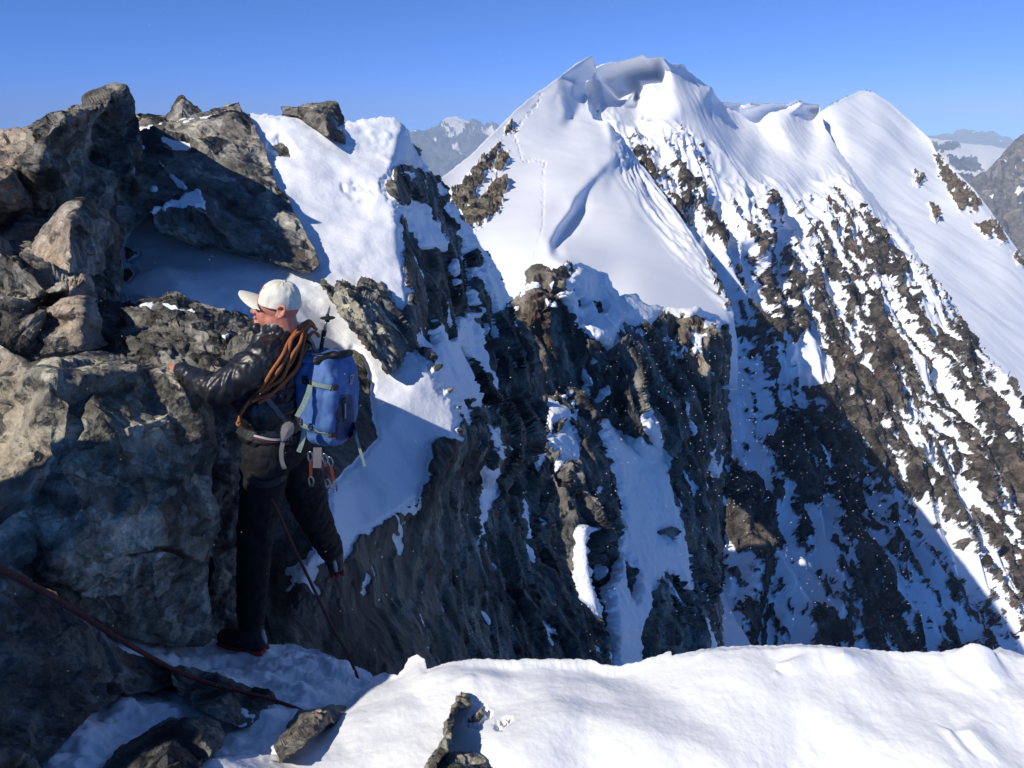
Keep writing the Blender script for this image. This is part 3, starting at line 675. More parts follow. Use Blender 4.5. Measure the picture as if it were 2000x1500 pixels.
gl_rock = [[(1838,284),(1850,278),(1872,276),(1878,286),(1860,292),(1838,296)],[(1844,306),(1862,308),(1872,312),(1880,308),(1906,308),(1910,318),(1922,328),(1916,334),(1890,332),(1872,330)],[(1812,278),(1830,276),(1838,288),(1826,300)],[(1870,338),(1900,340),(1900,380),(1880,400)]]
def gl_rel(x, y, p, n):
    s = polys_sdf(x, y, gl_rock) + 3.5 * fbm(np.stack([x / 7, y / 5, x * 0], -1), 4, 141, 0.65)
    rock = smoothstep(2, -2, s)
    return 12 * fbm(p / 400, 4, 142) + rock * 25 * fbm(p / 90, 4, 143), {"rock": rock, "tone": 0 * x}
o = body("glacier", gl_out, gl_ctrl, 1.5, mat_far, gl_rel, blur=4, thick=900, rough_edge=1.0, edge_scale=10, seed=9)
tag(o, kind='structure')
mb_out = [(780,600),(780,300),(795,268),(806,262),(812,255),(822,258),(832,260),(842,250),(856,246),(860,240),(868,234),(878,230),(884,229),(892,228),(900,233),(912,238),(918,240),(930,238),(938,242),(946,246),(956,242),(962,243),(966,248),(990,258),(1100,290),(1100,620)]
mb_ctrl = [(770,260,12500),(806,262,12300),(842,250,12200),(892,226,12500),(930,236,12300),(962,242,12000),(1110,280,12000),(840,270,11800),(880,260,11900),(860,300,11000),(900,290,11200),(800,320,10600),(820,360,10000),(880,340,10200),(930,320,10500),(780,620,7500),(1100,640,7500),(900,420,9300)]
mb_snow = [[(864,240),(878,227),(892,224),(905,233),(922,240),(914,254),(908,258),(904,272),(894,270),(886,256),(880,256),(874,246),(868,250)],[(862,252),(874,262),(880,264),(888,258),(890,266),(882,272),(870,276),(876,268)],[(808,256),(818,262),(814,266)],[(838,284),(850,282),(850,290),(844,288)],[(918,260),(932,258),(930,262)],[(935,266),(958,258),(960,266),(942,270)],[(884,296),(896,300),(904,306),(892,306)]]
def mb_rel(x, y, p, n):
    s = polys_sdf(x, y, mb_snow) - 3.5 + 5 * fbm(np.stack([x / 5, y / 9, x * 0], -1), 4, 151, 0.65)
    rock = smoothstep(1.5, -1.5, -s)
    q = p @ along((0.0, -0.45, -0.9), 0.35)
    return (50 + 80 * rock) * (fbm(q / 420, 5, 152, 0.55, True) - 0.5), {"rock": rock, "tone": 0 * x}
o = body("distant_mountains", mb_out, mb_ctrl, 1.5, mat_far, mb_rel, blur=3, thick=2500, rough_edge=1.5, edge_scale=9, seed=10)
tag(o, kind='structure')
fr_out = [(1780,360),(1790,274),(1806,268),(1830,266),(1860,262),(1870,256),(1880,253),(1890,256),(1902,258),(1918,256),(1928,258),(1940,255),(1948,264),(1956,270),(1966,270),(1980,276),(2020,280),(2080,272),(2080,380)]
fr_ctrl = [(1770,270,13000),(1806,266,13000),(1880,253,13500),(1940,255,13500),(2090,268,13000),(1880,272,12500),(1940,276,12300),(1770,380,10000),(2090,390,10000)]
fr_snow = [[(1886,262),(1900,260),(1926,262),(1924,266),(1908,266)],[(1946,278),(1956,279),(1952,282)]]
def fr_rel(x, y, p, n):
    s = polys_sdf(x, y, fr_snow) + 3 * fbm(np.stack([x / 5, y / 5, x * 0], -1), 3, 161, 0.65)
    return 90 * fbm(p / 500, 4, 162, .5, True) - 40, {"rock": smoothstep(1.5, -1.5, -s), "tone": 0 * x}
o = body("distant_range", fr_out, fr_ctrl, 1.5, mat_far, fr_rel, blur=2, thick=2500, rough_edge=1.0, edge_scale=8, seed=11)
tag(o, kind='structure')

# ---- valley floor out to the horizon, far below
gxv = np.linspace(-14900, 14900, 121); gyv = np.linspace(-450, 14450, 121)
XX, YY = np.meshgrid(gxv, gyv)
pv = np.stack([XX.ravel(), YY.ravel(), np.zeros(XX.size)], -1)
pv[:, 2] = -2000 + 350 * fbm(pv / 9000, 4, 171)
ii, jj = np.meshgrid(np.arange(120), np.arange(120))
a = (jj * 121 + ii).ravel()
vq = np.stack([a, a + 1, a + 122, a + 121], -1)
o = mesh_np("valley_ground", pv, vq, mat_far, {"rock": ONE(len(pv)), "tone": 0 * ONE(len(pv))})
tag(o, kind='structure')

# ---- unseen humps added to cast shade: snow behind the cliff, rock left of camera
def hump(name, c, r, mat, amp, L, seed, n=120, rock=0.0, power=2.0):
    u, w = np.meshgrid(np.linspace(-1.6, 1.6, n), np.linspace(-1.6, 1.6, n))
    rr = np.hypot(u, w); h = np.exp(-rr ** power * 1.1)
    P = np.stack([c[0] + u * r[0], c[1] + w * r[1], c[2] - r[2] + r[2] * h], -1).reshape(-1, 3)
    P[:, 2] += amp * fbm(P / L, 5, seed, 0.5)
    if rock: P += rock * np.stack([facet(P / L * 1.5, seed + k, .9, .6) for k in range(3)], -1)
    a = (np.arange(n - 1)[:, None] * n + np.arange(n - 1)[None]).ravel()
    o = mesh_np(name, P, np.stack([a, a + 1, a + n + 1, a + n], -1), mat, {"rock": np.full(len(P), 1.0 if rock else 0.0), "tone": np.zeros(len(P))})
    return tag(o, kind='structure')
hump("unseen_shade_hump", (-27, 66, 0.2), (35, 30, 60), mat_ridge, 1.2, 9, 181, power=3.0)  # added to keep sun off the lower face
hump("unseen_shade_rock", (-2.62, 1.25, 0.27), (0.58, 1.15, 2.2), mat_near, 0.05, 0.3, 185, 90, 0.04, 4.0)  # added out of frame to shade the boulder front and the climber's legs
# ------------------------------------------------------------------ rocks one can tell apart
mat_slab = rock_snow("slab_rock", 0.5, stretch=(1, 1, 2.0), rot=(0, math.radians(-30), 0), dark=(0.05, 0.05, 0.044), mid=(0.20, 0.19, 0.165), light=(0.40, 0.38, 0.32), warm=(0.26, 0.20, 0.14), bump=1.2)
mat_crag = rock_snow("crag_rock", 0.42, dark=(0.042, 0.041, 0.036), mid=(0.165, 0.155, 0.13), light=(0.40, 0.365, 0.295), warm=(0.62, 0.48, 0.35), warm_amount=0.1, bump=1.2)  # warm colour made pale to stand for sun on the crag's shoulder
mat_boulder = rock_snow("boulder_rock", 0.26, dark=(0.07, 0.067, 0.052), mid=(0.25, 0.237, 0.182), light=(0.52, 0.49, 0.39), warm=(0.42, 0.35, 0.25), warm_amount=0.12, bump=1.1, rough=0.6, spec=0.4)
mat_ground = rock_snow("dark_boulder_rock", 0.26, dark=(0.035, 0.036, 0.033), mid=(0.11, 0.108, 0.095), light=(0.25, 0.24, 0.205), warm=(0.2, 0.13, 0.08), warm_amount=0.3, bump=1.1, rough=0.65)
mat_pillar = rock_snow("schist_rock", 0.26, stretch=(1, 1, 3.5), rot=(0, math.radians(-25), 0), dark=(0.06, 0.06, 0.052), mid=(0.23, 0.23, 0.195), light=(0.45, 0.44, 0.36), bump=1.3)

def rock_thing(name, label, outline, ctrl, mat, L, amp, seed, blur=3, thick=1.0, rough_edge=3, edge_scale=20, aniso=None, snow=(), snow_wob=8, warm=(), group=None, cat="rock", extra=None, strat=0.0):
    def rel(x, y, p, n):
        rr = 1.25 * rock_rel(p, L * 1.15, amp, seed, aniso=aniso, warp=0.12, mid=0.36, small=0.12, soft=0.07)
        if strat: rr += strat * fbm((p @ along((0.35, 0.2, -0.9), 0.1)) / (L * 0.2), 3, seed + 9, 0.6, True)
        rock = ONE(len(x)); d = rr
        if snow:
            s = polys_sdf(x, y, snow) + snow_wob * fbm(np.stack([x / 20, y / 20, x * 0], -1), 4, seed + 3, 0.6)
            rock = smoothstep(-3, 3, s)
            d = rock * rr + (1 - rock) * (0.12 * amp + 0.35 * amp * fbm(p / L, 3, seed + 4))
        tone = 0 * x
        if warm: tone = 0.9 * smoothstep(25, -25, poly_sdf(x, y, warm))
        if extra is not None: d = d + extra(x, y, p, n)
        return d, {"rock": rock, "tone": tone}
    o = body(name, outline, ctrl, 2.0, mat, rel, blur=blur, thick=thick, rough_edge=rough_edge, edge_scale=edge_scale, seed=seed)
    return tag(o, label, cat, group)

# the crag at the upper left
rock_thing("crag", "dark pointed crag at the left, rust stained and painted sunlit pale on its shoulder",
    [(-80,300),(-80,262),(0,260),(20,254),(72,238),(100,224),(128,214),(132,204),(160,194),(204,177),(226,167),(242,174),(254,188),(258,208),(270,232),(272,250),(280,292),(290,330),(292,380),(286,412),(262,436),(246,470),(240,500),(240,560),(200,640),(180,720),(-80,720)],
    [(-90,262,6.4),(0,258,6.5),(72,238,6.6),(128,206,6.7),(204,177,6.85),(226,167,6.9),(258,208,7.0),(272,248,7.1),(290,380,7.0),(224,172,6.75),(196,204,6.3),(160,216,6.1),(102,240,5.85),(86,280,5.7),(76,316,5.6),(12,348,5.35),(-90,380,5.2),
     (-20,300,6.2),(40,280,6.2),(30,330,5.75),(60,258,6.4),(150,207,6.55),(150,225,6.05),(60,420,6.1),(-60,450,5.9),(150,330,6.5),(200,300,6.85),(230,240,6.95),(0,500,5.7),(100,600,5.1),(0,700,4.9),(180,700,5.0),(250,470,6.6),(240,560,6.2),(-90,720,4.7),(140,420,6.35),(110,300,6.2),(260,330,6.8)],
    mat_crag, 0.55, 0.12, 201, blur=4, thick=1.6, rough_edge=3,
    warm=[(-90,250),(40,240),(60,250),(30,300),(0,420),(-90,420)])  # tint puts the shoulder's sunlight into the colour
rock_thing("rock_block", "angular block with one ochre face painted as sunlit, wedged beneath the dark crag at the left",
    [(62,480),(80,450),(112,410),(128,397),(150,386),(164,384),(190,398),(224,420),(250,438),(244,470),(232,500),(224,516),(180,540),(136,536),(80,522)],
    [(55,480,5.45),(128,397,5.25),(136,440,5.0),(136,536,4.85),(80,522,5.2),(100,470,5.25),(164,384,5.35),(250,438,5.85),(224,516,5.75),(180,540,5.3),(260,380,6.0),(40,380,5.6),(40,560,5.3),(260,560,5.8)],
    mat_crag, 0.3, 0.035, 211, blur=3, thick=0.7, rough_edge=2, warm=[(62,480),(128,397),(134,536),(80,522)])  # tint covers the lit face only, painting its sunlight
rock_thing("rock_pile", "broken dark blocks with ochre corners under the ochre faced block",
    [(-80,520),(0,505),(60,500),(90,520),(140,530),(176,540),(188,566),(192,600),(176,640),(184,690),(176,740),(-80,740)],
    [(-90,505,5.0),(60,500,5.1),(176,540,5.0),(190,600,5.0),(180,690,4.8),(60,580,4.7),(140,560,4.6),(150,640,4.5),(160,690,4.55),(20,650,4.45),(-90,700,4.3),(-90,750,4.3),(190,750,4.5),(100,690,4.5),(110,620,4.85)],
    mat_crag, 0.42, 0.15, 221, blur=3, thick=0.9, warm=[(136,540),(180,545),(186,600),(150,680),(132,620)])
rock_thing("rock_slab", "big tilted slab of grey rock between the dark crag and the sunlit snow slope",
    [(262,262),(280,249),(304,247),(320,243),(348,237),(384,221),(410,213),(436,206),(444,195),(450,203),(466,199),(478,222),(496,245),(516,284),(532,328),(540,356),(564,384),(576,416),(596,452),(616,488),(624,516),(604,534),(570,526),(540,516),(500,500),(480,496),(452,484),(420,470),(408,480),(400,487),(390,480),(372,470),(340,458),(312,452),(300,434),(298,416),(282,412),(250,420),(250,320)],
    [(250,262,8.4),(300,247,8.6),(348,237,8.9),(436,206,9.3),(466,199,9.3),(496,245,9.0),(532,328,8.45),(564,384,8.15),(596,452,7.8),(624,516,7.5),(604,534,7.35),(540,516,7.3),(480,496,7.2),(400,487,7.0),(312,452,6.75),(250,420,6.9),(300,340,7.75),(420,270,8.6),(440,330,8.1),(520,420,7.7),(400,400,7.4),(350,300,8.1),(470,230,9.05),(250,150,9.5),(480,140,10),(660,540,7.4),(240,560,6.0),(660,400,8.3)],
    mat_slab, 0.85, 0.13, 231, blur=4, thick=0.9, rough_edge=3, snow=[[(308,306),(322,322),(344,346),(366,366),(360,368),(336,350)],[(296,364),(308,366),(310,376),(292,374)],[(318,400),(330,392),(350,390),(362,376),(374,372),(390,374),(396,384),(404,408),(360,404),(316,408)],[(262,440),(300,400),(318,404),(300,416),(298,440),(312,456),(262,456)]], snow_wob=4)
rock_thing("rock_ledge", "low band of black glinting rock behind the climber's raised arm",
    [(176,560),(188,570),(210,584),(232,588),(246,602),(262,592),(276,580),(300,580),(332,571),(356,576),(376,590),(400,600),(424,608),(460,610),(484,628),(520,650),(540,690),(540,800),(150,800)],
    [(150,560,5.2),(240,600,5.1),(300,582,5.25),(356,576,5.3),(424,608,5.2),(540,650,5.2),(200,660,4.75),(300,660,4.75),(400,660,4.75),(480,690,4.7),(540,720,4.7),(150,810,4.3),(340,720,4.5),(560,810,4.4),(260,620,4.95),(340,620,4.9),(430,650,4.9)],
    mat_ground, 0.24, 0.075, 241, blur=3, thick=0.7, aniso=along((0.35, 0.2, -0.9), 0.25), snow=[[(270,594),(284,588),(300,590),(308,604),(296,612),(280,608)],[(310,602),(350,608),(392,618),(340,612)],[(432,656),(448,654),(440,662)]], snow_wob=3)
rock_thing("rock_block", "square topped rock block standing on the snow crest against the sky",
    [(552,230),(556,222),(572,218),(580,208),(592,202),(612,201),(632,201),(640,198),(656,198),(666,216),(672,230),(676,250),(676,264),(674,282),(656,277),(632,262),(612,250),(592,238),(576,230)],
    [(545,225,9.6),(592,202,9.75),(632,199,9.8),(656,198,9.9),(676,240,9.75),(676,282,9.4),(636,230,9.2),(640,270,9.05),(600,240,9.35),(580,232,9.45),(540,180,9.9),(690,180,10.1),(540,290,9.2),(700,300,9.3),(660,250,9.4)],
    mat_slab, 0.5, 0.1, 251, blur=2, thick=0.9, rough_edge=2.5, edge_scale=12)
rock_thing("rock_spire", "small dark pointed rock on the skyline behind the tilted slab",
    [(318,240),(326,222),(332,211),(338,202),(344,194),(350,188),(357,186),(366,196),(374,202),(384,207),(392,214),(396,230),(380,246),(330,250)],
    [(310,235,13.0),(357,186,12.9),(400,215,13.1),(352,215,12.5),(345,250,12.2),(400,250,12.6),(310,260,12.5),(357,170,13)],
    mat_slab, 0.4, 0.08, 261, blur=2, thick=0.8, rough_edge=2, edge_scale=10)
rock_thing("rock", "low pale grey rock on the skyline beside the dark crag's right shoulder",
    [(262,226),(276,222),(290,220),(304,223),(320,226),(326,238),(310,250),(270,252),(258,240)],
    [(250,226,12.2),(290,219,12.3),(330,228,12.4),(290,236,11.8),(270,256,11.5),(330,256,11.7),(250,256,11.5)],
    mat_crag, 0.4, 0.06, 266, blur=2, thick=0.8, rough_edge=2, edge_scale=10)
rock_thing("rock_spike", "leaning spike of layered rock sticking out of the snow behind the climber's pack",
    [(625,545),(632,546),(640,552),(650,566),(655,548),(664,548),(680,556),(692,562),(700,552),(707,543),(720,548),(732,554),(744,552),(760,570),(781,601),(800,628),(804,660),(800,688),(784,696),(779,722),(766,726),(750,726),(742,712),(734,700),(722,688),(714,680),(706,668),(698,660),(690,650),(683,641),(674,630),(666,620),(658,604),(648,588),(632,566)],
    [(618,540,7.2),(655,548,7.25),(707,543,7.6),(744,552,7.75),(800,628,7.75),(804,690,7.3),(765,728,6.7),(714,680,6.55),(666,620,6.65),(640,575,6.95),(700,600,6.85),(740,640,6.85),(765,690,6.75),(770,620,7.35),(740,590,7.25),(600,740,6.6),(840,740,7.1),(600,500,7.5),(840,520,8)],
    mat_pillar, 0.3, 0.075, 271, blur=2, thick=0.9, rough_edge=5, edge_scale=14, aniso=along((0.45, 0.1, -0.85), 0.25), strat=0.02, extra=lambda x, y, p, n: 0.05 * smoothstep(0, 30, -poly_sdf(x, y, [(640,560),(700,570),(760,700),(720,680)])))
# the boulder the climber holds on to
rock_thing("boulder", "huge grey green boulder under the climber's hand, sunlit only along its left end",
    [(-80,660),(0,672),(18,684),(36,694),(60,706),(100,700),(140,692),(170,684),(196,682),(222,690),(250,706),(290,716),(330,722),(352,726),(376,736),(398,756),(412,782),(418,830),(416,900),(414,955),(428,992),(424,1030),(410,1080),(406,1140),(410,1190),(414,1245),(396,1262),(340,1262),(290,1258),(230,1240),(150,1195),(60,1140),(-80,1090)],
    [(-90,655,3.55),(0,672,3.5),(60,706,3.35),(170,683,3.6),(222,690,3.62),(330,722,3.62),(398,756,3.75),(418,830,3.72),(100,765,3.08),(88,850,3.0),(122,905,2.96),(40,985,2.9),(-90,1000,2.95),(0,850,3.3),(-90,880,3.35),(40,780,3.25),(200,740,3.3),(250,830,3.2),(300,1000,3.18),(416,955,3.55),(428,992,3.55),(300,1085,3.15),(410,1100,3.55),(412,1245,3.6),(250,1085,3.05),(260,1245,3.35),(330,1260,3.5),(100,1100,2.85),(180,1020,2.95),(-90,1100,2.75),(370,900,3.42),(340,800,3.4),(60,1150,2.95),(200,920,3.08),(-90,600,3.6),(450,680,3.9),(460,1270,3.7),(-90,1270,2.9)],
    mat_boulder, 0.5, 0.075, 281, blur=3, thick=0.8, rough_edge=3, edge_scale=25, cat="boulder", warm=[(-90,680),(20,690),(60,760),(70,860),(30,980),(-90,1000)],  # warm tint brightens the left end as painted sunlight
    extra=lambda x, y, p, n: -0.05 * smoothstep(7, 0, np.abs(y - 1085 + 14 * np.sin(x / 23.0)) ) * smoothstep(240, 270, x) * smoothstep(400, 360, x))
rock_thing("rock_pillar", "narrow black rock rib in the shadow between the boulder and the climber's leg",
    [(396,770),(420,760),(450,780),(474,820),(476,900),(470,1000),(474,1100),(466,1180),(460,1262),(400,1262),(396,1000)],
    [(390,760,4.2),(440,770,4.3),(480,820,4.4),(430,900,4.05),(480,1000,4.4),(430,1100,4.0),(480,1262,4.3),(390,1270,3.95),(390,1000,4.0)],
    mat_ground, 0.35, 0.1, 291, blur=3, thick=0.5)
rock_thing("rock", "little sunlit ochre rock in the dark gap beside the boulder's lower corner",
    [(408,1130),(420,1112),(436,1108),(452,1126),(444,1152),(424,1178),(410,1172)],
    [(400,1120,3.85),(436,1105,3.9),(455,1130,3.95),(430,1140,3.72),(412,1180,3.75),(455,1180,3.85),(400,1100,3.9)],
    mat_crag, 0.12, 0.03, 296, blur=2, thick=0.25, warm=[(400,1100),(460,1100),(460,1190),(400,1190)])
rock_thing("rock", "wide flat dark rock in the lower left corner beneath the rope",
    [(-80,1095),(0,1110),(60,1148),(130,1192),(190,1232),(240,1272),(310,1288),(346,1316),(332,1340),(250,1352),(180,1392),(120,1452),(92,1482),(60,1560),(40,1640),(-80,1640)],
    [(-90,1090,2.75),(0,1110,2.78),(130,1192,2.9),(240,1272,3.0),(346,1316,3.05),(250,1352,2.7),(120,1452,2.2),(60,1560,1.95),(40,1650,1.8),(-90,1650,1.7),(100,1330,2.45),(0,1300,2.4),(0,1450,2.1),(200,1300,2.75),(-90,1300,2.35),(60,1220,2.65),(400,1100,3.3),(400,1650,2.1)],
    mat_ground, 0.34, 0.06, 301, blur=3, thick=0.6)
rock_thing("rock", "flat wedge of bare rock set in the shaded snow at the bottom left",
    [(200,1500),(230,1462),(280,1432),(330,1402),(380,1396),(424,1410),(440,1436),(430,1462),(400,1480),(380,1520),(320,1600),(200,1600)],
    [(190,1500,2.2),(280,1430,2.42),(380,1394,2.55),(445,1436,2.45),(400,1485,2.25),(320,1610,1.95),(190,1610,1.9),(330,1450,2.22),(450,1390,2.6),(190,1390,2.5),(450,1610,2)],
    mat_ground, 0.22, 0.03, 311, blur=3, thick=0.3)
rock_thing("rock", "bare rock hump crossed by the rope above the shaded snow",
    [(330,1300),(380,1300),(430,1318),(480,1336),(530,1358),(545,1378),(520,1400),(470,1420),(430,1408),(390,1392),(350,1360)],
    [(320,1295,3.02),(400,1300,3.12),(480,1330,3.1),(550,1370,2.98),(470,1425,2.6),(390,1392,2.6),(440,1360,2.72),(340,1360,2.75),(560,1430,2.7),(320,1430,2.5),(560,1290,3.3)],
    mat_ground, 0.2, 0.035, 316, blur=3, thick=0.35)
rock_thing("rock", "rock with a sunlit tip at the left foot of the bright foreground snow",
    [(536,1462),(550,1436),(566,1410),(584,1390),(610,1384),(640,1382),(672,1380),(690,1374),(670,1400),(630,1430),(600,1452),(570,1480),(545,1490)],
    [(525,1460,2.45),(584,1388,2.7),(640,1380,2.78),(695,1372,2.85),(600,1430,2.5),(560,1490,2.3),(640,1430,2.55),(700,1490,2.4),(525,1370,2.8),(530,1500,2.3)],
    mat_crag, 0.15, 0.03, 321, blur=2, thick=0.3, warm=[(610,1380),(700,1370),(660,1400),(620,1440)])  # sun on the tip is painted by this tint
rock_thing("rock", "small rounded rock breaking the foreground snow at the bottom edge",
    [(826,1540),(842,1500),(860,1484),(876,1470),(900,1467),(922,1468),(944,1480),(958,1502),(966,1560),(826,1580)],
    [(815,1500,2.26),(876,1468,2.32),(922,1466,2.32),(960,1490,2.28),(890,1505,2.12),(970,1580,2.0),(820,1580,2.0),(970,1450,2.36),(815,1450,2.36)],
    mat_boulder, 0.1, 0.018, 326, blur=2, thick=0.2, rough_edge=3, edge_scale=12)
rock_thing("rock", "thin dark rock fin standing out of the foreground snow",
    [(838,1510),(848,1478),(862,1450),(872,1430),(878,1404),(884,1380),(890,1360),(904,1352),(918,1358),(920,1374),(908,1384),(896,1384),(890,1400),(882,1420),(882,1440),(876,1466),(858,1486),(846,1512)],
    [(830,1510,2.22),(890,1355,2.56),(922,1360,2.58),(905,1372,2.48),(884,1425,2.30),(868,1450,2.24),(850,1515,2.1),(930,1400,2.46),(930,1520,2.2),(820,1350,2.66)],
    mat_boulder, 0.08, 0.015, 331, blur=2, thick=0.2, rough_edge=4, edge_scale=12)
# ------------------------------------------------------------------ the climber
from mathutils.bvhtree import BVHTree
m_skin = plain("skin", (0.50, 0.20, 0.135), 0.45, var=0.18, bump=0.08, bscale=150, vscale=18)
m_jacket = plain("black_shell", (0.012, 0.012, 0.014), 0.4, var=0.3, bump=0.12, bscale=30, spec=0.5)
m_trouser = plain("black_trousers", (0.010, 0.010, 0.012), 0.75, var=0.3, bump=0.3, bscale=50, spec=0.2)
m_cap = plain("cream_cotton", (0.70, 0.67, 0.56), 0.85, var=0.06, bump=0.25, bscale=220, spec=0.2)
m_hair = plain("grey_hair", (0.42, 0.38, 0.35), 0.8, var=0.4, bump=0.8, bscale=300)
m_eye = plain("dark_eye", (0.03, 0.025, 0.02), 0.2)
m_boot = plain("black_boot", (0.02, 0.02, 0.022), 0.55, var=0.3, bump=0.3, bscale=60)
m_sole = plain("boot_red_rand", (0.30, 0.05, 0.035), 0.6)
m_white = plain("white_fabric", (0.45, 0.45, 0.45), 0.7)
m_pack = plain("blue_nylon", (0.07, 0.15, 0.35), 0.65, var=0.2, bump=0.5, bscale=22, spec=0.35, vscale=9)
m_navy = plain("navy_nylon", (0.02, 0.035, 0.10), 0.55, var=0.2, bump=0.3, bscale=40)
m_sage = plain("sage_webbing", (0.24, 0.32, 0.265), 0.8, var=0.1, bump=0.4, bscale=250)
m_greyp = plain("grey_pad", (0.16, 0.145, 0.15), 0.8, var=0.1, bump=0.3, bscale=150)
m_black = plain("black_webbing", (0.012, 0.012, 0.013), 0.6, var=0.2, bump=0.3, bscale=150)
m_brownp = plain("brown_patch", (0.10, 0.06, 0.055), 0.7)
m_orange = plain("orange_rope", (0.46, 0.15, 0.05), 0.7, var=0.35, bump=0.8, bscale=260, vscale=160)
m_rust = plain("rust_rope", (0.14, 0.042, 0.032), 0.8, var=0.4, bump=0.9, bscale=240, vscale=150)
m_metal = plain("grey_aluminium", (0.30, 0.30, 0.31), 0.3, metal=0.9, var=0.1)
m_redlet = plain("dark_red_thread", (0.28, 0.02, 0.035), 0.7)
m_redsling = plain("red_sling", (0.13, 0.025, 0.02), 0.75, var=0.2)

class Blob:
    """closed primitives fused into one smooth skin (voxel remesh), then shaped"""
    def __init__(self): self.bm = bmesh.new()
    def ball(self, c, r, frame=None):
        r = (r, r, r) if isinstance(r, (int, float)) else r
        M = Matrix.Translation(c) @ (frame.to_4x4() if frame else Matrix.Identity(4)) @ Matrix.Diagonal((*r, 1))
        bmesh.ops.create_icosphere(self.bm, subdivisions=3, radius=1, matrix=M)
        return self
    def limb(self, p, r1, q, r2, seg=16):
        p, q = Vector(p), Vector(q)
        ax = (q - p); L = ax.length
        R = ax.to_track_quat('Z', 'Y').to_matrix() if L > 1e-6 else Matrix.Identity(3)
        prof = [(-r1 * math.cos(t), r1 * math.sin(t)) for t in np.linspace(0, math.pi / 2, 6)] + [(L + r2 * math.sin(t), r2 * math.cos(t)) for t in np.linspace(0, math.pi / 2, 6)]
        rings = []
        for z, r in prof:
            if r < 1e-5: rings.append([self.bm.verts.new(p + R @ Vector((0, 0, z)))]); continue
            rings.append([self.bm.verts.new(p + R @ Vector((r * math.cos(a), r * math.sin(a), z))) for a in np.linspace(0, 2 * math.pi, seg, endpoint=False)])
        for A, B in zip(rings[:-1], rings[1:]):
            for k in range(seg):
                k2 = (k + 1) % seg
                if len(A) == 1: self.bm.faces.new((A[0], B[k2], B[k]))
                elif len(B) == 1: self.bm.faces.new((A[k], A[k2], B[0]))
                else: self.bm.faces.new((A[k], A[k2], B[k2], B[k]))
        return self
    def chain(self, pts):
        for (p, r), (q, s) in zip(pts[:-1], pts[1:]): self.limb(p, r, q, s)
        return self
    def build(self, name, mat, voxel, smooth=6, shape=None, parent=None):
        bmesh.ops.recalc_face_normals(self.bm, faces=self.bm.faces)
        me = bpy.data.meshes.new(name); self.bm.to_mesh(me); self.bm.free()
        tmp = bpy.data.objects.new(name + "_tmp", me); COL.objects.link(tmp)
        rm = tmp.modifiers.new("r", 'REMESH'); rm.mode = 'VOXEL'; rm.voxel_size = voxel; rm.use_smooth_shade = True
        sm = tmp.modifiers.new("s", 'SMOOTH'); sm.factor = 0.5; sm.iterations = smooth
        dg = bpy.context.evaluated_depsgraph_get()
        out = bpy.data.meshes.new_from_object(tmp.evaluated_get(dg), depsgraph=dg)
        bpy.data.objects.remove(tmp); bpy.data.meshes.remove(me)
        out.name = name; out.materials.clear(); out.materials.append(mat)
        n = len(out.vertices)
        if shape is not None:
            co = np.zeros(n * 3, np.float32); out.vertices.foreach_get("co", co); co = co.reshape(-1, 3)
            no = np.zeros(n * 3, np.float32); out.vertices.foreach_get("normal", no); no = no.reshape(-1, 3)
            out.vertices.foreach_set("co", np.ascontiguousarray(shape(co.astype(float), no.astype(float)), np.float32).ravel())
        out.polygons.foreach_set("use_smooth", np.ones(len(out.polygons), bool))
        out.update()
        o = bpy.data.objects.new(name, out); COL.objects.link(o)
        if parent: put(o, parent)
        return o

def put(o, parent):
    """make o a child of parent without moving it (both unrotated)"""
    bpy.context.view_layer.update()
    o.parent = parent
    o.matrix_parent_inverse = parent.matrix_world.inverted()
    return o

def bvh_of(*objs):
    vs, fs, base = [], [], 0
    for o in objs:
        vs += [o.matrix_world @ v.co for v in o.data.vertices]
        fs += [[base + i for i in p.vertices] for p in o.data.polygons]
        base = len(vs)
    return BVHTree.FromPolygons(vs, fs)

def hit(bvh, px, py, d0=3.6):
    dr = V(px, py, 1.0).normalized()
    loc, nor, idx, dist = bvh.ray_cast(Vector((0, 0, 0)), dr)
    if loc is None: return V(px, py, d0), -dr
    if nor.dot(dr) > 0: nor = -nor
    return loc, nor

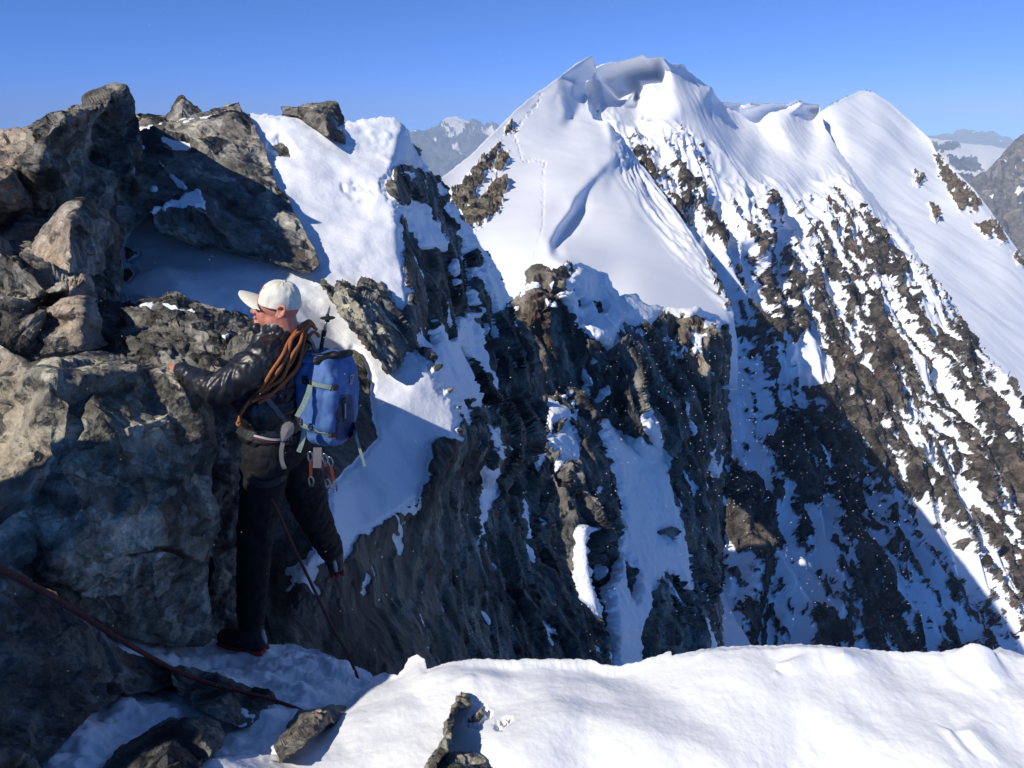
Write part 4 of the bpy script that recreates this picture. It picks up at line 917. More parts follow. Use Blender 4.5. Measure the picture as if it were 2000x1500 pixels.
def tube(name, pts, radii, mat, parent=None, seg=10, closed=False, twist=0.0):
    """a rope or rod swept along a smooth curve through pts"""
    P = np.array([list(p) for p in pts], float); n = len(P)
    R = np.broadcast_to(np.asarray(radii, float), (n,)) if np.ndim(radii) == 0 else np.asarray(radii, float)
    if n > 2:
        ext = np.vstack([2 * P[0] - P[1], P, 2 * P[-1] - P[-2]])
        Q, S = [], []
        K = 8
        for i in range(n - 1):
            a, b, c, d = ext[i:i + 4]
            for t in np.linspace(0, 1, K, endpoint=False):
                Q.append(0.5 * (2 * b + (c - a) * t + (2 * a - 5 * b + 4 * c - d) * t * t + (3 * b - a - 3 * c + d) * t ** 3)); S.append(R[i] * (1 - t) + R[i + 1] * t)
        Q.append(P[-1]); S.append(R[-1]); P, R = np.array(Q), np.array(S)
    T = np.gradient(P, axis=0); T /= np.linalg.norm(T, axis=1, keepdims=True) + 1e-12
    up = np.array([0.13, 0.37, 0.92]); verts = []
    ang = np.linspace(0, 2 * np.pi, seg, endpoint=False)
    for p, t, r in zip(P, T, R):
        a = np.cross(t, up); a /= np.linalg.norm(a) + 1e-12; b = np.cross(t, a)
        verts.append(p + r * (np.cos(ang)[:, None] * a + np.sin(ang)[:, None] * b))
    m = len(P); verts = np.concatenate(verts)
    f = []
    for i in range(m - 1):
        for k in range(seg):
            k2 = (k + 1) % seg
            f.append((i * seg + k, i * seg + k2, (i + 1) * seg + k2, (i + 1) * seg + k))
    me = bpy.data.meshes.new(name)
    me.from_pydata(verts.tolist(), [], f + [tuple(range(seg - 1, -1, -1)), tuple((m - 1) * seg + k for k in range(seg))])
    me.polygons.foreach_set("use_smooth", np.ones(len(me.polygons), bool))
    me.materials.append(mat); me.update()
    o = bpy.data.objects.new(name, me); COL.objects.link(o)
    if parent: put(o, parent)
    return o

def ribbon(name, pts, nors, width, thick, mat, parent=None, refine=6):
    """flat webbing lying on a surface: pts with surface normals"""
    P = np.array([list(p) for p in pts], float); N = np.array([list(n) for n in nors], float)
    if len(P) > 1:
        t = np.linspace(0, len(P) - 1, (len(P) - 1) * refine + 1); i = np.minimum(t.astype(int), len(P) - 2); f = (t - i)[:, None]
        P = P[i] * (1 - f) + P[i + 1] * f; N = N[i] * (1 - f) + N[i + 1] * f
        for _ in range(3): P[1:-1] = (P[:-2] + 2 * P[1:-1] + P[2:]) / 4
    N /= np.linalg.norm(N, axis=1, keepdims=True)
    T = np.gradient(P, axis=0); T /= np.linalg.norm(T, axis=1, keepdims=True) + 1e-12
    S = np.cross(T, N); S /= np.linalg.norm(S, axis=1, keepdims=True) + 1e-12
    h = width / 2
    ring = [P - S * h, P + S * h, P + S * h + N * thick, P - S * h + N * thick]
    v = np.stack(ring, 1).reshape(-1, 3); f = []
    m = len(P)
    for i in range(m - 1):
        for k in range(4):
            k2 = (k + 1) % 4
            f.append((i * 4 + k, i * 4 + k2, (i + 1) * 4 + k2, (i + 1) * 4 + k))
    f += [(3, 2, 1, 0), tuple((m - 1) * 4 + k for k in range(4))]
    me = bpy.data.meshes.new(name); me.from_pydata(v.tolist(), [], f); me.materials.append(mat); me.update()
    o = bpy.data.objects.new(name, me); COL.objects.link(o)
    if parent: put(o, parent)
    return o

def drape(name, bvh, pxs, width, thick, mat, parent=None, lift=0.002, d0=3.6):
    dense = []
    for (a, b), (c, d) in zip(pxs[:-1], pxs[1:]):
        k = max(1, int(math.hypot(c - a, d - b) / 8))
        dense += [(a + (c - a) * i / k, b + (d - b) * i / k) for i in range(k)]
    dense.append(pxs[-1])
    H = [hit(bvh, *p, d0) for p in dense]
    return ribbon(name, [l + n * lift for l, n in H], [n for l, n in H], width, thick, mat, parent, refine=2)

# --- frame of the climber: faces left, a little away from the camera
fw = Vector((-0.955, 0.297, 0)); lf = Vector((-0.297, -0.955, 0)); up = Vector((0, 0, 1))
foot_pt = V(490, 1275, 3.92)
climber = empty("person", foot_pt, "climber in a cream cap and black jacket, one hand on the big boulder", "person")
bpy.context.view_layer.update()

HD = 3.47
hc = V(541, 600, HD)
HF = Matrix((fw, lf, up)).transposed()                      # head frame: columns forward, left, up
def hp(f, l, u): return hc + fw * f + lf * l + up * u
def hpx(px, py, l=0.0):
    """point in the head at photograph pixel px, py, l metres to the climber's left of the middle plane"""
    p = V(px, py, HD); q = p - hc
    # slide along the ray until the lateral offset is l
    ray = p.normalized(); t = (l - q.dot(lf)) / ray.dot(lf)
    return p + ray * t

# joints
J = dict(neck=V(556, 640, 3.5), neck0=V(560, 690, 3.56), chest=V(545, 730, 3.58), belly=V(535, 800, 3.64), pelvis=V(545, 868, 3.70),
    shL=V(535, 698, 3.40), elL=V(428, 762, 3.36), wrL=V(352, 722, 3.54), shR=V(545, 690, 3.78), elR=V(462, 768, 3.84), wrR=V(404, 742, 3.86),
    hipL=V(522, 885, 3.64), knL=V(497, 1065, 3.74), anL=V(492, 1232, 3.90), hipR=V(574, 892, 3.80), knR=V(610, 1000, 4.02), anR=V(650, 1082, 4.34))

def hand(bl, wrist, knuck, side, curl, tips_dir, size=1.0):
    """palm, four bent fingers of different lengths and a thumb from the side of the palm"""
    d = (knuck - wrist).normalized(); n = curl.normalized(); s = side.normalized()
    bl.chain([(wrist, .026 * size), (wrist + d * .035, .028 * size)])
    for k, (off, ln) in enumerate(((-.030, .066), (-.010, .075), (.010, .070), (.029, .056))):
        k0 = knuck + s * off
        bl.limb(wrist + d * .03 + s * off * .6, .014, k0, .0115)
        a = k0 + (d * .75 + n * .35).normalized() * ln * .45
        b = a + (d * .35 + n * .9).normalized() * ln * .33
        c = b + (n * 1.0 - d * .1).normalized() * ln * .26
        bl.chain([(k0, .0105), (a, .0095), (b, .0085), (c, .0075)])
    t0 = wrist + d * .03 - s * .030
    bl.chain([(t0, .014), (t0 + (d * .6 - s * .5 + n * .3).normalized() * .035, .0115), (t0 + (d * .75 - s * .25 + n * .5).normalized() * .062, .009)])

body_b = Blob()
# head
body_b.ball(hp(-.012, 0, .024), (.094, .074, .090), HF)
body_b.ball(hp(.035, 0, -.030), (.062, .060, .075), HF)
body_b.ball(hp(.010, 0, -.045), (.066, .062, .055), HF)
body_b.limb(hpx(511, 590), .024, hpx(509, 600), .025)
body_b.ball(hpx(507, 632), (.024, .026, .020), HF)
body_b.ball(hpx(509, 612, .030), (.022, .018, .020), HF).ball(hpx(509, 612, -.030), (.022, .018, .020), HF)
body_b.chain([(hpx(501.5, 593), .009), (hpx(496, 602), .0105), (hpx(493.5, 608.5), .0115)])
body_b.ball(hpx(497, 611, .011), .0085).ball(hpx(497, 611, -.011), .0085)
body_b.ball(hpx(501, 619.5), (.012, .022, .0075), HF).ball(hpx(502, 625.5), (.011, .021, .0075), HF)
body_b.limb(hpx(501, 588, .022), .010, hpx(501, 588, -.022), .010)
for sgn in (1, -1):                                        # ears
    arc = [(551, 598), (556, 599), (557, 606), (554, 615), (548, 620), (542, 621), (540, 616)]
    ec = [hpx(px, py, sgn * (.079 if i > 3 else .086)) for i, (px, py) in enumerate(arc)]
    ec = [hpx(543, 603, sgn * .080), hpx(546, 598.5, sgn * .084)] + ec
    body_b.chain([(p, .0058 if i < 7 else .0075) for i, p in enumerate(ec)])
    body_b.ball(hpx(548, 609, sgn * .073), (.020, .008, .026), HF)
body_b.chain([(hp(-.015, 0, -.03), .062), (J['neck'], .060), (J['neck0'], .075)])
# trunk and limbs under the clothes
body_b.chain([(J['neck0'], .075), (J['chest'], .10), (J['belly'], .095), (J['pelvis'], .095)])
body_b.chain([(J['neck0'], .06), (J['shL'], .055), (J['elL'], .042), (J['wrL'], .027)])
body_b.chain([(J['neck0'], .06), (J['shR'], .055), (J['elR'], .042), (J['wrR'], .027)])
body_b.chain([(J['pelvis'], .09), (J['hipL'], .08), (J['knL'], .055), (J['anL'], .040), (J['anL'] - up * .06, .04)])
body_b.chain([(J['pelvis'], .09), (J['hipR'], .08), (J['knR'], .055), (J['anR'], .040)])
hand(body_b, J['wrL'], V(337, 716, 3.60), up * .3 + lf * .95, (fw * .2 - up * .9), fw)
hand(body_b, J['wrR'], V(384, 742, 3.90), -(up * .3 + lf * .95), (fw * .2 - up * .9), fw)
def face_shape(co, no):
    def press(px, py, l, r, depth):
        c = np.array(hpx(px, py, l)); w = np.exp(-((co - c) ** 2).sum(1) / (r * r))
        return w[:, None] * depth
    d = np.zeros_like(co)
    for s in (1, -1):
        d -= np.array(fw)[None] * press(503, 597, s * .030, .014, .013)
        d -= np.array(lf)[None] * s * press(520, 620, s * .06, .02, .006)
        d -= np.array(lf)[None] * s * press(549, 607, s * .082, .0085, .009)
    d -= np.array(fw)[None] * press(499, 622.5, 0, .007, .005)
    return co + d
body = body_b.build("body", m_skin, 0.0038, 4, face_shape, climber)
for sgn in (1, -1):
    eye = Blob(); eye.ball(hpx(505.5, 597, .031 * sgn), .0115); eye.build("eye", m_eye, 0.002, 1, None, climber)
bv_body = bvh_of(body)

# cap: crown, brim, button
def cap_mesh():
    bm = bmesh.new()
    nu, nv = 144, 26
    base_f, base_b = hpx(509, 585), hpx(583, 604)
    axis_f = (base_f - base_b); cen = (base_f + base_b) / 2; L = axis_f.length / 2
    a = axis_f.normalized(); n = (up - a * up.dot(a)).normalized()
    top = hpx(548, 548); H = (top - cen).dot(n) - 0.001
    rings = []
    for j in range(nv + 1):
        t = j / nv * math.pi / 2
        ring = []
        for i in range(nu):
            ph = 2 * math.pi * i / nu
            cx = math.cos(ph); sy = math.sin(ph)
            rad = math.cos(t) ** 0.62
            seam = 1 - .018 * math.exp(-((math.degrees(ph) % 60 - 30) / 2.2) ** 2)
            f = L * .98 * cx * rad * seam
            l = .087 * sy * rad * seam
            hgt = H * math.sin(t) ** 1.05
            lean = -.008 * math.sin(t)
            w = .0018 * perlin(np.array([[cx * 3, sy * 3, t * 3]]), 77)[0] * 1.6
            ring.append(bm.verts.new(cen + a * (f + lean) + lf * l + n * (hgt + w) + (a * cx + lf * sy) * w))
        rings.append(ring)
    inner = [bm.verts.new(cen + (v.co - cen) * .95) for v in rings[0]]
    for i in range(nu):
        k = (i + 1) % nu
        bm.faces.new((inner[i], inner[k], rings[0][k], rings[0][i]))
        for j in range(nv):
            bm.faces.new((rings[j][i], rings[j][k], rings[j + 1][k], rings[j + 1][i]))
    me = bpy.data.meshes.new("cap_crown"); bmesh.ops.remove_doubles(bm, verts=bm.verts, dist=1e-5); bm.to_mesh(me); bm.free()
    me.polygons.foreach_set("use_smooth", np.ones(len(me.polygons), bool)); me.materials.append(m_cap)
    o = bpy.data.objects.new("cap", me); COL.objects.link(o); put(o, climber)
    # brim: a sheet with thickness, drooping at its sides
    bm = bmesh.new(); tip = hpx(469, 570.5)
    bw = 24; bl = 12; lay = []
    fdir = (tip - base_f); Lb = fdir.length; fdir.normalize()
    ndir = (up - fdir * up.dot(fdir)).normalized()
    for side in (0, 1):
        g = []
        for j in range(bl + 1):
            v = j / bl; row = []
            for i in range(bw + 1):
                u = -1 + 2 * i / bw
                back = -0.052 * u * u                             # follows the crown's front
                ext = Lb * math.sqrt(max(0, 1 - abs(u) ** 2.6 * .92))
                f = back * (1 - v) + v * (ext + back * .9)
                l = u * (.078 - .004 * v)
                h = -0.030 * u * u * (0.75 + .25 * v) + 0.004 * math.sin(v * math.pi)
                row.append(bm.verts.new(base_f + fdir * f + lf * l + ndir * (h + (0.0032 if side else 0) + .004)))
            g.append(row)
        lay.append(g)
    for j in range(bl):
        for i in range(bw):
            A, B = lay
            bm.faces.new((B[j][i], B[j][i + 1], B[j + 1][i + 1], B[j + 1][i])); bm.faces.new((A[j][i], A[j + 1][i], A[j + 1][i + 1], A[j][i + 1]))
    loop = [(0, i) for i in range(bw + 1)] + [(j, bw) for j in range(1, bl + 1)] + [(bl, i) for i in range(bw - 1, -1, -1)] + [(j, 0) for j in range(bl - 1, 0, -1)]
    for (j1, i1), (j2, i2) in zip(loop, loop[1:] + loop[:1]):
        bm.faces.new((lay[0][j1][i1], lay[0][j2][i2], lay[1][j2][i2], lay[1][j1][i1]))
    bmesh.ops.recalc_face_normals(bm, faces=bm.faces)
    me = bpy.data.meshes.new("brim"); bm.to_mesh(me); bm.free(); me.materials.append(m_cap)
    me.polygons.foreach_set("use_smooth", np.ones(len(me.polygons), bool))
    b = bpy.data.objects.new("brim", me); COL.objects.link(b); put(b, o)
    bt = Blob(); bt.ball(hpx(556, 549.5), (.007, .007, .004)); bt.build("button", m_cap, .0012, 2, None, o)
    return o
cap = cap_mesh()
bv_cap = bvh_of(cap)
for st in ([(509.0, 564.0), (510.4, 559.0), (512.0, 564.6), (513.2, 559.6)], [(513.8, 559.6), (517.4, 561.0)], [(515.6, 560.4), (514.6, 565.4)]):
    pass
let = bmesh.new()
def stroke(pxs, w):
    for (a, b), (c, d) in zip(pxs[:-1], pxs[1:]):
        H = [hit(bv_cap, a + (c - a) * t, b + (d - b) * t, HD) for t in (0, .5, 1)]
        P = [l + n * .0012 for l, n in H]
        for k in range(2):
            T = (P[k + 1] - P[k]).normalized(); S = T.cross(H[k][1]).normalized() * w / 2
            let.faces.new([let.verts.new(v) for v in (P[k] - S, P[k] + S, P[k + 1] + S, P[k + 1] - S)])
for st in ([(509.2, 563.6), (510.6, 558.8), (512.0, 564.2), (513.4, 559.4)], [(513.9, 559.4), (517.4, 560.9)], [(515.7, 560.3), (514.5, 565.2)]): stroke(st, .0024)
me = bpy.data.meshes.new("lettering"); let.to_mesh(me); let.free(); me.materials.append(m_redlet)
lt = bpy.data.objects.new("lettering", me); COL.objects.link(lt); put(lt, cap)

# short grey hair before the ear and at the nape
def patch(name, bvh, poly, lift, mat, parent, step=0.7, d0=HD):
    xs = np.arange(min(p[0] for p in poly), max(p[0] for p in poly) + step, step); ys = np.arange(min(p[1] for p in poly), max(p[1] for p in poly) + step, step)
    X, Y = np.meshgrid(xs, ys); sd = poly_sdf(X, Y, poly)
    bm = bmesh.new(); vid = {}
    for j in range(len(ys)):
        for i in range(len(xs)):
            if sd[j, i] < step:
                l, n = hit(bvh, X[j, i], Y[j, i], d0)
                k = min(1, max(0, -sd[j, i] / 2))
                vid[j, i] = bm.verts.new(l + n * (lift * k - .001))
    for j in range(len(ys) - 1):
        for i in range(len(xs) - 1):
            q = [(j, i), (j + 1, i), (j + 1, i + 1), (j, i + 1)]
            if all(t in vid for t in q): bm.faces.new([vid[t] for t in q])
    me = bpy.data.meshes.new(name); bm.to_mesh(me); bm.free(); me.materials.append(mat)
    me.polygons.foreach_set("use_smooth", np.ones(len(me.polygons), bool))
    o = bpy.data.objects.new(name, me); COL.objects.link(o); put(o, parent)
    return o
patch("hair", bv_body, [(522, 585), (536, 588), (545, 594), (541, 599), (538, 606), (535, 607), (533, 600), (528, 597)], .0035, m_hair, climber)

# jacket
jk = Blob()
jk.chain([(V(552, 662, 3.53), .085), (V(550, 690, 3.57), .145), (V(538, 740, 3.60), .150), (V(530, 800, 3.64), .140), (V(530, 838, 3.69), .135)])
jk.ball(V(528, 720, 3.60), (.13, .19, .12), HF).ball(V(528, 790, 3.64), (.14, .175, .14), HF).ball(V(530, 835, 3.68), (.14, .17, .09), HF)
jk.chain([(V(548, 690, 3.5), .10), (V(520, 702, 3.40), .088), (V(478, 730, 3.37), .078), (J['elL'], .068), (V(395, 748, 3.42), .056), (V(366, 729, 3.50), .043), (V(356, 724, 3.53), .038)])
jk.chain([(V(548, 690, 3.66), .10), (J['shR'], .088), (J['elR'], .066), (J['wrR'], .040)])
jk.chain([(V(550, 652, 3.51), .075), (V(545, 642, 3.50), .073)])
jk.chain([(V(512, 648, 3.50), .030), (V(500, 642, 3.49), .020)])
def wrinkle(co, no):
    # long soft folds that run across the sleeves and down the trunk, and a quilting line every few centimetres
    ax = (J['elL'] - V(520, 702, 3.40)).normalized()
    arm = smoothstep(-.98, -1.12, co[:, 0])[:, None]
    qa = co @ along((-.25, .15, -.95), .35) / .055
    qb = co @ along((.35, .5, .8), .35) / .045
    w = 0.8 * np.stack([perlin(co / .12, c) for c in (1, 2, 3)], -1)
    a = np.abs(perlin(qa + w, 5)); b = np.abs(perlin(qb + w, 9))
    m = arm[:, 0]
    f = a * m + b * (1 - m)
    fine = np.abs(perlin(co @ along((.2, .3, -.9), .4) / .022, 13))
    return co + no * (0.019 * f + 0.004 * fine - 0.006)[:, None]
jacket = jk.build("jacket", m_jacket, 0.006, 3, wrinkle, climber)
bv_jk = bvh_of(jacket)
# trousers
tr = Blob()
tr.ball(J['pelvis'], (.135, .175, .12), HF)
tr.chain([(J['hipL'], .112), (J['knL'], .082), (J['anL'] + up * .05, .064)])
tr.chain([(J['hipR'], .112), (J['knR'], .085), (J['anR'] + (J['knR'] - J['anR']).normalized() * .06, .066)])
def wr2(co, no):
    a = np.abs(perlin(co @ along((0, 0, 1), 1.4) / 0.07, 15)); b = np.abs(perlin(co / 0.03, 19))
    return co + no * (0.014 * a + 0.004 * b - 0.004)[:, None]
trousers = tr.build("trousers", m_trouser, 0.008, 3, wr2, climber)
def boot(an, toe, downv):
    t = (toe - an); t -= downv * t.dot(downv); t.normalize()
    b = Blob()
    s = t.cross(downv).normalized()
    b.chain([(an - downv * .07, .062), (an, .058), (an + downv * .045, .05)])
    b.chain([(an + downv * .05 - t * .03, .046), (an + downv * .055 + t * .08, .046), (an + downv * .065 + t * .16, .040)])
    o = b.build("boot", m_boot, .006, 3, None, climber)
    r = Blob()
    for k in (-.028, 0, .028):
        r.limb(an + downv * .10 - t * .055 + s * k, .014, an + downv * .10 + t * .185 + s * k * .9, .013)
    r.build("sole", m_sole, .005, 2, None, o)
    w = Blob(); w.limb(an - t * .062 - downv * .01, .010, an - t * .066 + downv * .05, .012); w.build("heel_tab", m_white, .003, 1, None, o)
    return o
boot(J['anL'] + up * .0, J['anL'] + fw * .2, -up)
boot(J['anR'], J['anR'] + (fw * .5 - lf * .8) * .2 - up * .05, (J['anR'] - J['knR']).normalized() * .6 - up * .5)
bv_tr = bvh_of(trousers)
bv_all = bvh_of(jacket, trousers)
# harness: belt, leg loops
hb = empty("harness", J['pelvis'], None, None); put(hb, climber)
for k in ("label", "category"):
    if k in hb: del hb[k]
drape("waist_belt", bv_all, [(468, 838), (480, 848), (500, 856), (530, 862), (560, 862), (590, 858)], .038, .006, m_black, hb, .004)
drape("leg_loop", bv_tr, [(486, 930), (505, 945), (530, 945), (556, 930)], .035, .005, m_black, hb, .003)
drape("belt_trim", bv_all, [(500, 851), (530, 857), (560, 857)], .009, .004, m_white, hb, .012)
drape("belt_piping", bv_all, [(500, 856), (530, 862), (562, 861)], .006, .004, m_redsling, hb, .012)
# ------------------------------------------------------------------ backpack, pole, ropes, gear
pc = V(642, 776, 3.60)
pu = (V(634, 690, 3.535) - V(646, 862, 3.66)).normalized()      # the pack's own up
pf = (fw - pu * fw.dot(pu)).normalized(); pl = pu.cross(pf).normalized()
pack = empty("backpack", V(620, 868, 3.64), "blue rucksack with sage green straps on the climber's back", "backpack")
bpy.context.view_layer.update()
def pp(f, l, u): return pc + pf * f + pl * l + pu * u
PF = Matrix((pf, pl, pu)).transposed()
pb = bmesh.new()
bmesh.ops.create_cube(pb, size=2)
bmesh.ops.subdivide_edges(pb, edges=pb.edges, cuts=40, use_grid_fill=True)
pts = np.array([v.co[:] for v in pb.verts])
def rbox(p, r=.42):
    n = np.abs(p) ** 5
    return p / (n.sum(1, keepdims=True) ** (1 / 5.0)) * np.abs(p).max(1, keepdims=True)
q = rbox(pts)
f_, l_, u_ = q[:, 0], q[:, 1], q[:, 2]
hf = .096 * (1 + .10 * np.sin((u_ + .2) * 2.2)) * (1 - .22 * smoothstep(.3, 1.0, u_)) * (1 - .12 * smoothstep(-.5, -1, u_))
hl = .128 * (1 - .10 * smoothstep(.4, 1, u_)) * (1 - .16 * smoothstep(-.4, -1, u_))
loc = np.stack([f_ * hf, l_ * hl, u_ * .205], -1)
wr = np.abs(perlin(np.stack([loc[:, 0] * 9, loc[:, 1] * 9, loc[:, 2] * 5 + loc[:, 0] * 9], -1), 33)) * .024 + np.abs(perlin(loc / .05 + 3, 37)) * .008
for u0 in (.078, -.137):                                      # pulled in under the compression straps
    wr -= .010 * np.exp(-((loc[:, 2] - u0) / .018) ** 2)
nrm = q / np.linalg.norm(q, axis=1, keepdims=True)
loc = loc + nrm * wr[:, None]
for v, c in zip(pb.verts, loc): v.co = pp(*c)
bmesh.ops.recalc_face_normals(pb, faces=pb.faces)
me = bpy.data.meshes.new("pack_bag"); pb.to_mesh(me); pb.free(); me.materials.append(m_pack)
me.polygons.foreach_set("use_smooth", np.ones(len(me.polygons), bool))
bag = bpy.data.objects.new("bag", me); COL.objects.link(bag); put(bag, pack)
bv_pk = bvh_of(bag)
# navy base panel and lower rear pocket
patch("pocket", bv_pk, [(664, 770), (690, 772), (694, 850), (670, 862), (655, 858), (656, 820)], .007, m_navy, pack, 2.0, 3.6)
tb = Blob()                                                   # black rolled lid edge and haul loop
tb.chain([(pp(-.01, .10, .195), .016), (pp(-.05, .04, .205), .017), (pp(-.075, -.03, .20), .018), (pp(-.07, -.09, .19), .016)])
tb.ball(pp(-.06, .03, .212), (.03, .024, .014), PF)
tb.build("lid_edge", m_black, .004, 2, None, pack)
tl = Blob(); tl.ball(pp(.035, .04, .195), (.06, .075, .022), PF); tl.build("lid_fold", m_pack, .004, 2, lambda c, n: c + n * (.010 * np.abs(perlin(c / .03, 41)))[:, None], pack)
tube("haul_loop", [pp(.07, .02, .20), pp(.085, .03, .235), pp(.06, .04, .262), pp(.03, .05, .245), pp(.01, .055, .21)], .0075, m_black, pack)
tube("lid_cord", [pp(.05, .08, .20), pp(.01, .09, .222), pp(-.03, .07, .222), pp(-.06, .03, .226)], .0035, m_black, pack)
st1 = drape("strap", bv_pk, [(588, 742), (600, 747), (625, 752), (650, 757)], .020, .003, m_sage, pack)
drape("strap_patch", bv_pk, [(646, 757), (659, 758)], .030, .004, m_brownp, st1)
st2 = drape("strap", bv_pk, [(593, 830), (605, 836), (625, 845), (646, 849)], .022, .003, m_sage, pack)
drape("strap_patch", bv_pk, [(643, 849), (655, 851)], .030, .004, m_brownp, st2)
def free_ribbon(name, pts, w, mat, parent, facing=None):
    P = [Vector(p) for p in pts]; nn = [(-p.normalized() if facing is None else facing) for p in P]
    return ribbon(name, P, nn, w, .003, mat, parent)
free_ribbon("strap_tail", [V(606, 752, 3.44), V(602, 768, 3.43), V(592, 792, 3.43), V(580, 814, 3.44)], .022, m_sage, pack)
free_ribbon("strap_tail", [V(594, 838, 3.48), V(592, 856, 3.47), V(588, 870, 3.47), V(583, 883, 3.48)], .020, m_sage, pack)
free_ribbon("strap_tail", [V(692, 838, 3.62), V(698, 860, 3.63), V(705, 885, 3.64), V(713, 911, 3.66)], .013, m_sage, pack)
def buckle(px, py, d, w, h):
    b = Blob(); c = V(px, py, d)
    for s in (-1, 1): b.limb(c + pf * s * w + pu * h, .004, c + pf * s * w - pu * h, .004)
    for t in (-1, 0, 1): b.limb(c + pf * w + pu * h * t, .004, c - pf * w + pu * h * t, .004)
    b.build("buckle", m_black, .002, 1, None, pack)
buckle(595, 742, 3.45, .011, .014); buckle(602, 749, 3.445, .011, .012); buckle(586, 824, 3.47, .010, .012)
ht = drape("ice_tool_holder", bv_pk, [(668, 778), (669, 800), (669, 822)], .026, .008, m_black, pack)
drape("webbing", bv_pk, [(669, 786), (669, 816)], .011, .003, m_sage, ht, .012)
H = [hit(bv_pk, *p, 3.6) for p in [(660, 790), (656, 800), (655, 812), (661, 823)]]
tube("bungee", [l + n * .006 for l, n in H], .0035, m_black, ht)
lb = drape("label", bv_pk, [(685.5, 732), (685, 750)], .024, .002, m_white, pack, .004)
for k, (a, b) in enumerate((((682, 735), (687, 735.5)), ((682, 739), (687, 739.5)), ((682, 743), (687, 743.5)), ((684.5, 735), (684.5, 739)), ((683, 747), (687, 747)))):
    drape("letter_stroke", bv_pk, [a, b], .003, .001, m_black, lb, .0075)
# shoulder strap, hip belt with its grey pad
drape("shoulder_strap", bv_jk, [(590, 660), (575, 664), (556, 690), (540, 730), (536, 770)], .045, .012, m_black, pack, .002)
drape("webbing_strap", bv_jk, [(521, 776), (540, 800), (556, 822), (560, 830)], .020, .004, m_greyp, pack, .004)
hbp = bmesh.new(); lpoly = [(549, 858), (548, 845), (551, 832), (558, 825), (566, 823), (573, 827), (575, 836), (573, 846), (566, 854), (557, 860), (551, 863)]
fr = [hbp.verts.new(V(x, y, 3.42 + .0006 * (x - 560))) for x, y in lpoly]
bk = [hbp.verts.new(V(x, y, 3.435 + .0006 * (x - 560))) for x, y in lpoly]
cf = hbp.verts.new(V(562, 842, 3.412))
for i in range(len(lpoly)):
    k = (i + 1) % len(lpoly)
    hbp.faces.new((fr[i], fr[k], bk[k], bk[i])); hbp.faces.new((cf, fr[k], fr[i]))
hbp.faces.new(bk)
bmesh.ops.recalc_face_normals(hbp, faces=hbp.faces)
me = bpy.data.meshes.new("hip_pad"); hbp.to_mesh(me); hbp.free(); me.materials.append(m_greyp)
hip = bpy.data.objects.new("hip_pad", me); COL.objects.link(hip); put(hip, pack)
tube("piping", [V(x, y, 3.424 + .0006 * (x - 560)) for x, y in lpoly + lpoly[:1]], .0035, m_black, hip)
free_ribbon("strap_tail", [V(553, 862, 3.43), V(549, 880, 3.43), V(550, 900, 3.435), V(556, 916, 3.44)], .018, m_greyp, pack)
free_ribbon("strap_tail", [V(620, 874, 3.50), V(620, 894, 3.50), V(619, 914, 3.505)], .036, m_greyp, pack)

# trekking pole stowed tip up
pole = empty("trekking_pole", V(619, 730, 3.60), "black trekking pole with its basket and tip pointing up out of the rucksack", "trekking pole")
bpy.context.view_layer.update()
tube("shaft", [V(618, 735, 3.60), V(627, 681, 3.56), V(633, 648, 3.54)], [.0085, .0085, .0085], m_black, pole)
tube("lower_shaft", [V(633, 650, 3.54), V(638.5, 620, 3.52)], [.0065, .0055], m_metal, pole)
tube("clamp", [V(631.8, 655, 3.545), V(633.6, 645, 3.54)], .0105, m_black, pole)
b = Blob(); c0 = V(640, 621, 3.52)
b.ball(c0, (.034, .034, .006)); b.limb(c0 - Vector((0, 0, .01)), .010, c0 + Vector((0, 0, .012)), .008)
b.build("basket", m_black, .0025, 1, None, pole)
tube("tip", [V(639.5, 618, 3.52), V(643, 603, 3.51), V(644.2, 597, 3.505)], [.006, .004, .0015], m_metal, pole)

# coil of orange rope slung over the shoulder
coil = bmesh.new(); coil.free()
bv_mix = bvh_of(jacket)
strands = [[(576,646),(560,672),(548,694),(530,722),(514,748),(500,768),(486,786),(474,806),(466,824)],
           [(581,643),(566,668),(552,694),(536,722),(519,748),(503,768),(490,784)],
           [(584,642),(572,668),(558,696),(540,724),(522,750),(506,768),(492,782)],
           [(587,643),(578,670),(563,700),(545,728),(526,752),(510,768),(496,780)],
           [(591,646),(584,672),(569,704),(550,732),(531,754),(513,770),(498,782)],
           [(595,652),(588,678),(574,708),(555,736),(536,758),(518,772),(502,784)],
           [(600,660),(592,686),(578,714),(560,740),(541,762),(522,776),(506,788)]]
parts_v, parts_f, off = [], [], 0
rc = empty("rope_coil", V(540, 730, 3.38), "coil of orange rope slung over the climber's shoulder and across his chest", "rope")
bpy.context.view_layer.update()
for k, s in enumerate(strands):
    pts3 = []
    for i, (x, y) in enumerate(s):
        l, n = hit(bv_mix, x, y, 3.45)
        lay = 0.010 + (0.014 if k % 2 else 0.0) + .006 * math.sin(k * 2.1 + i)
        pts3.append(l + n * lay)
    a = pts3[0]
    pre = [a + Vector((.02, .10, -.02)), a + Vector((.012, .05, .012))]
    tube("strand", pre + pts3, .0076, m_orange, rc, seg=8)
tube("tie_in_loop", [V(466, 822, 3.46), V(463, 827, 3.45), V(466, 831, 3.45), V(470, 826, 3.46)], .006, m_orange, rc)

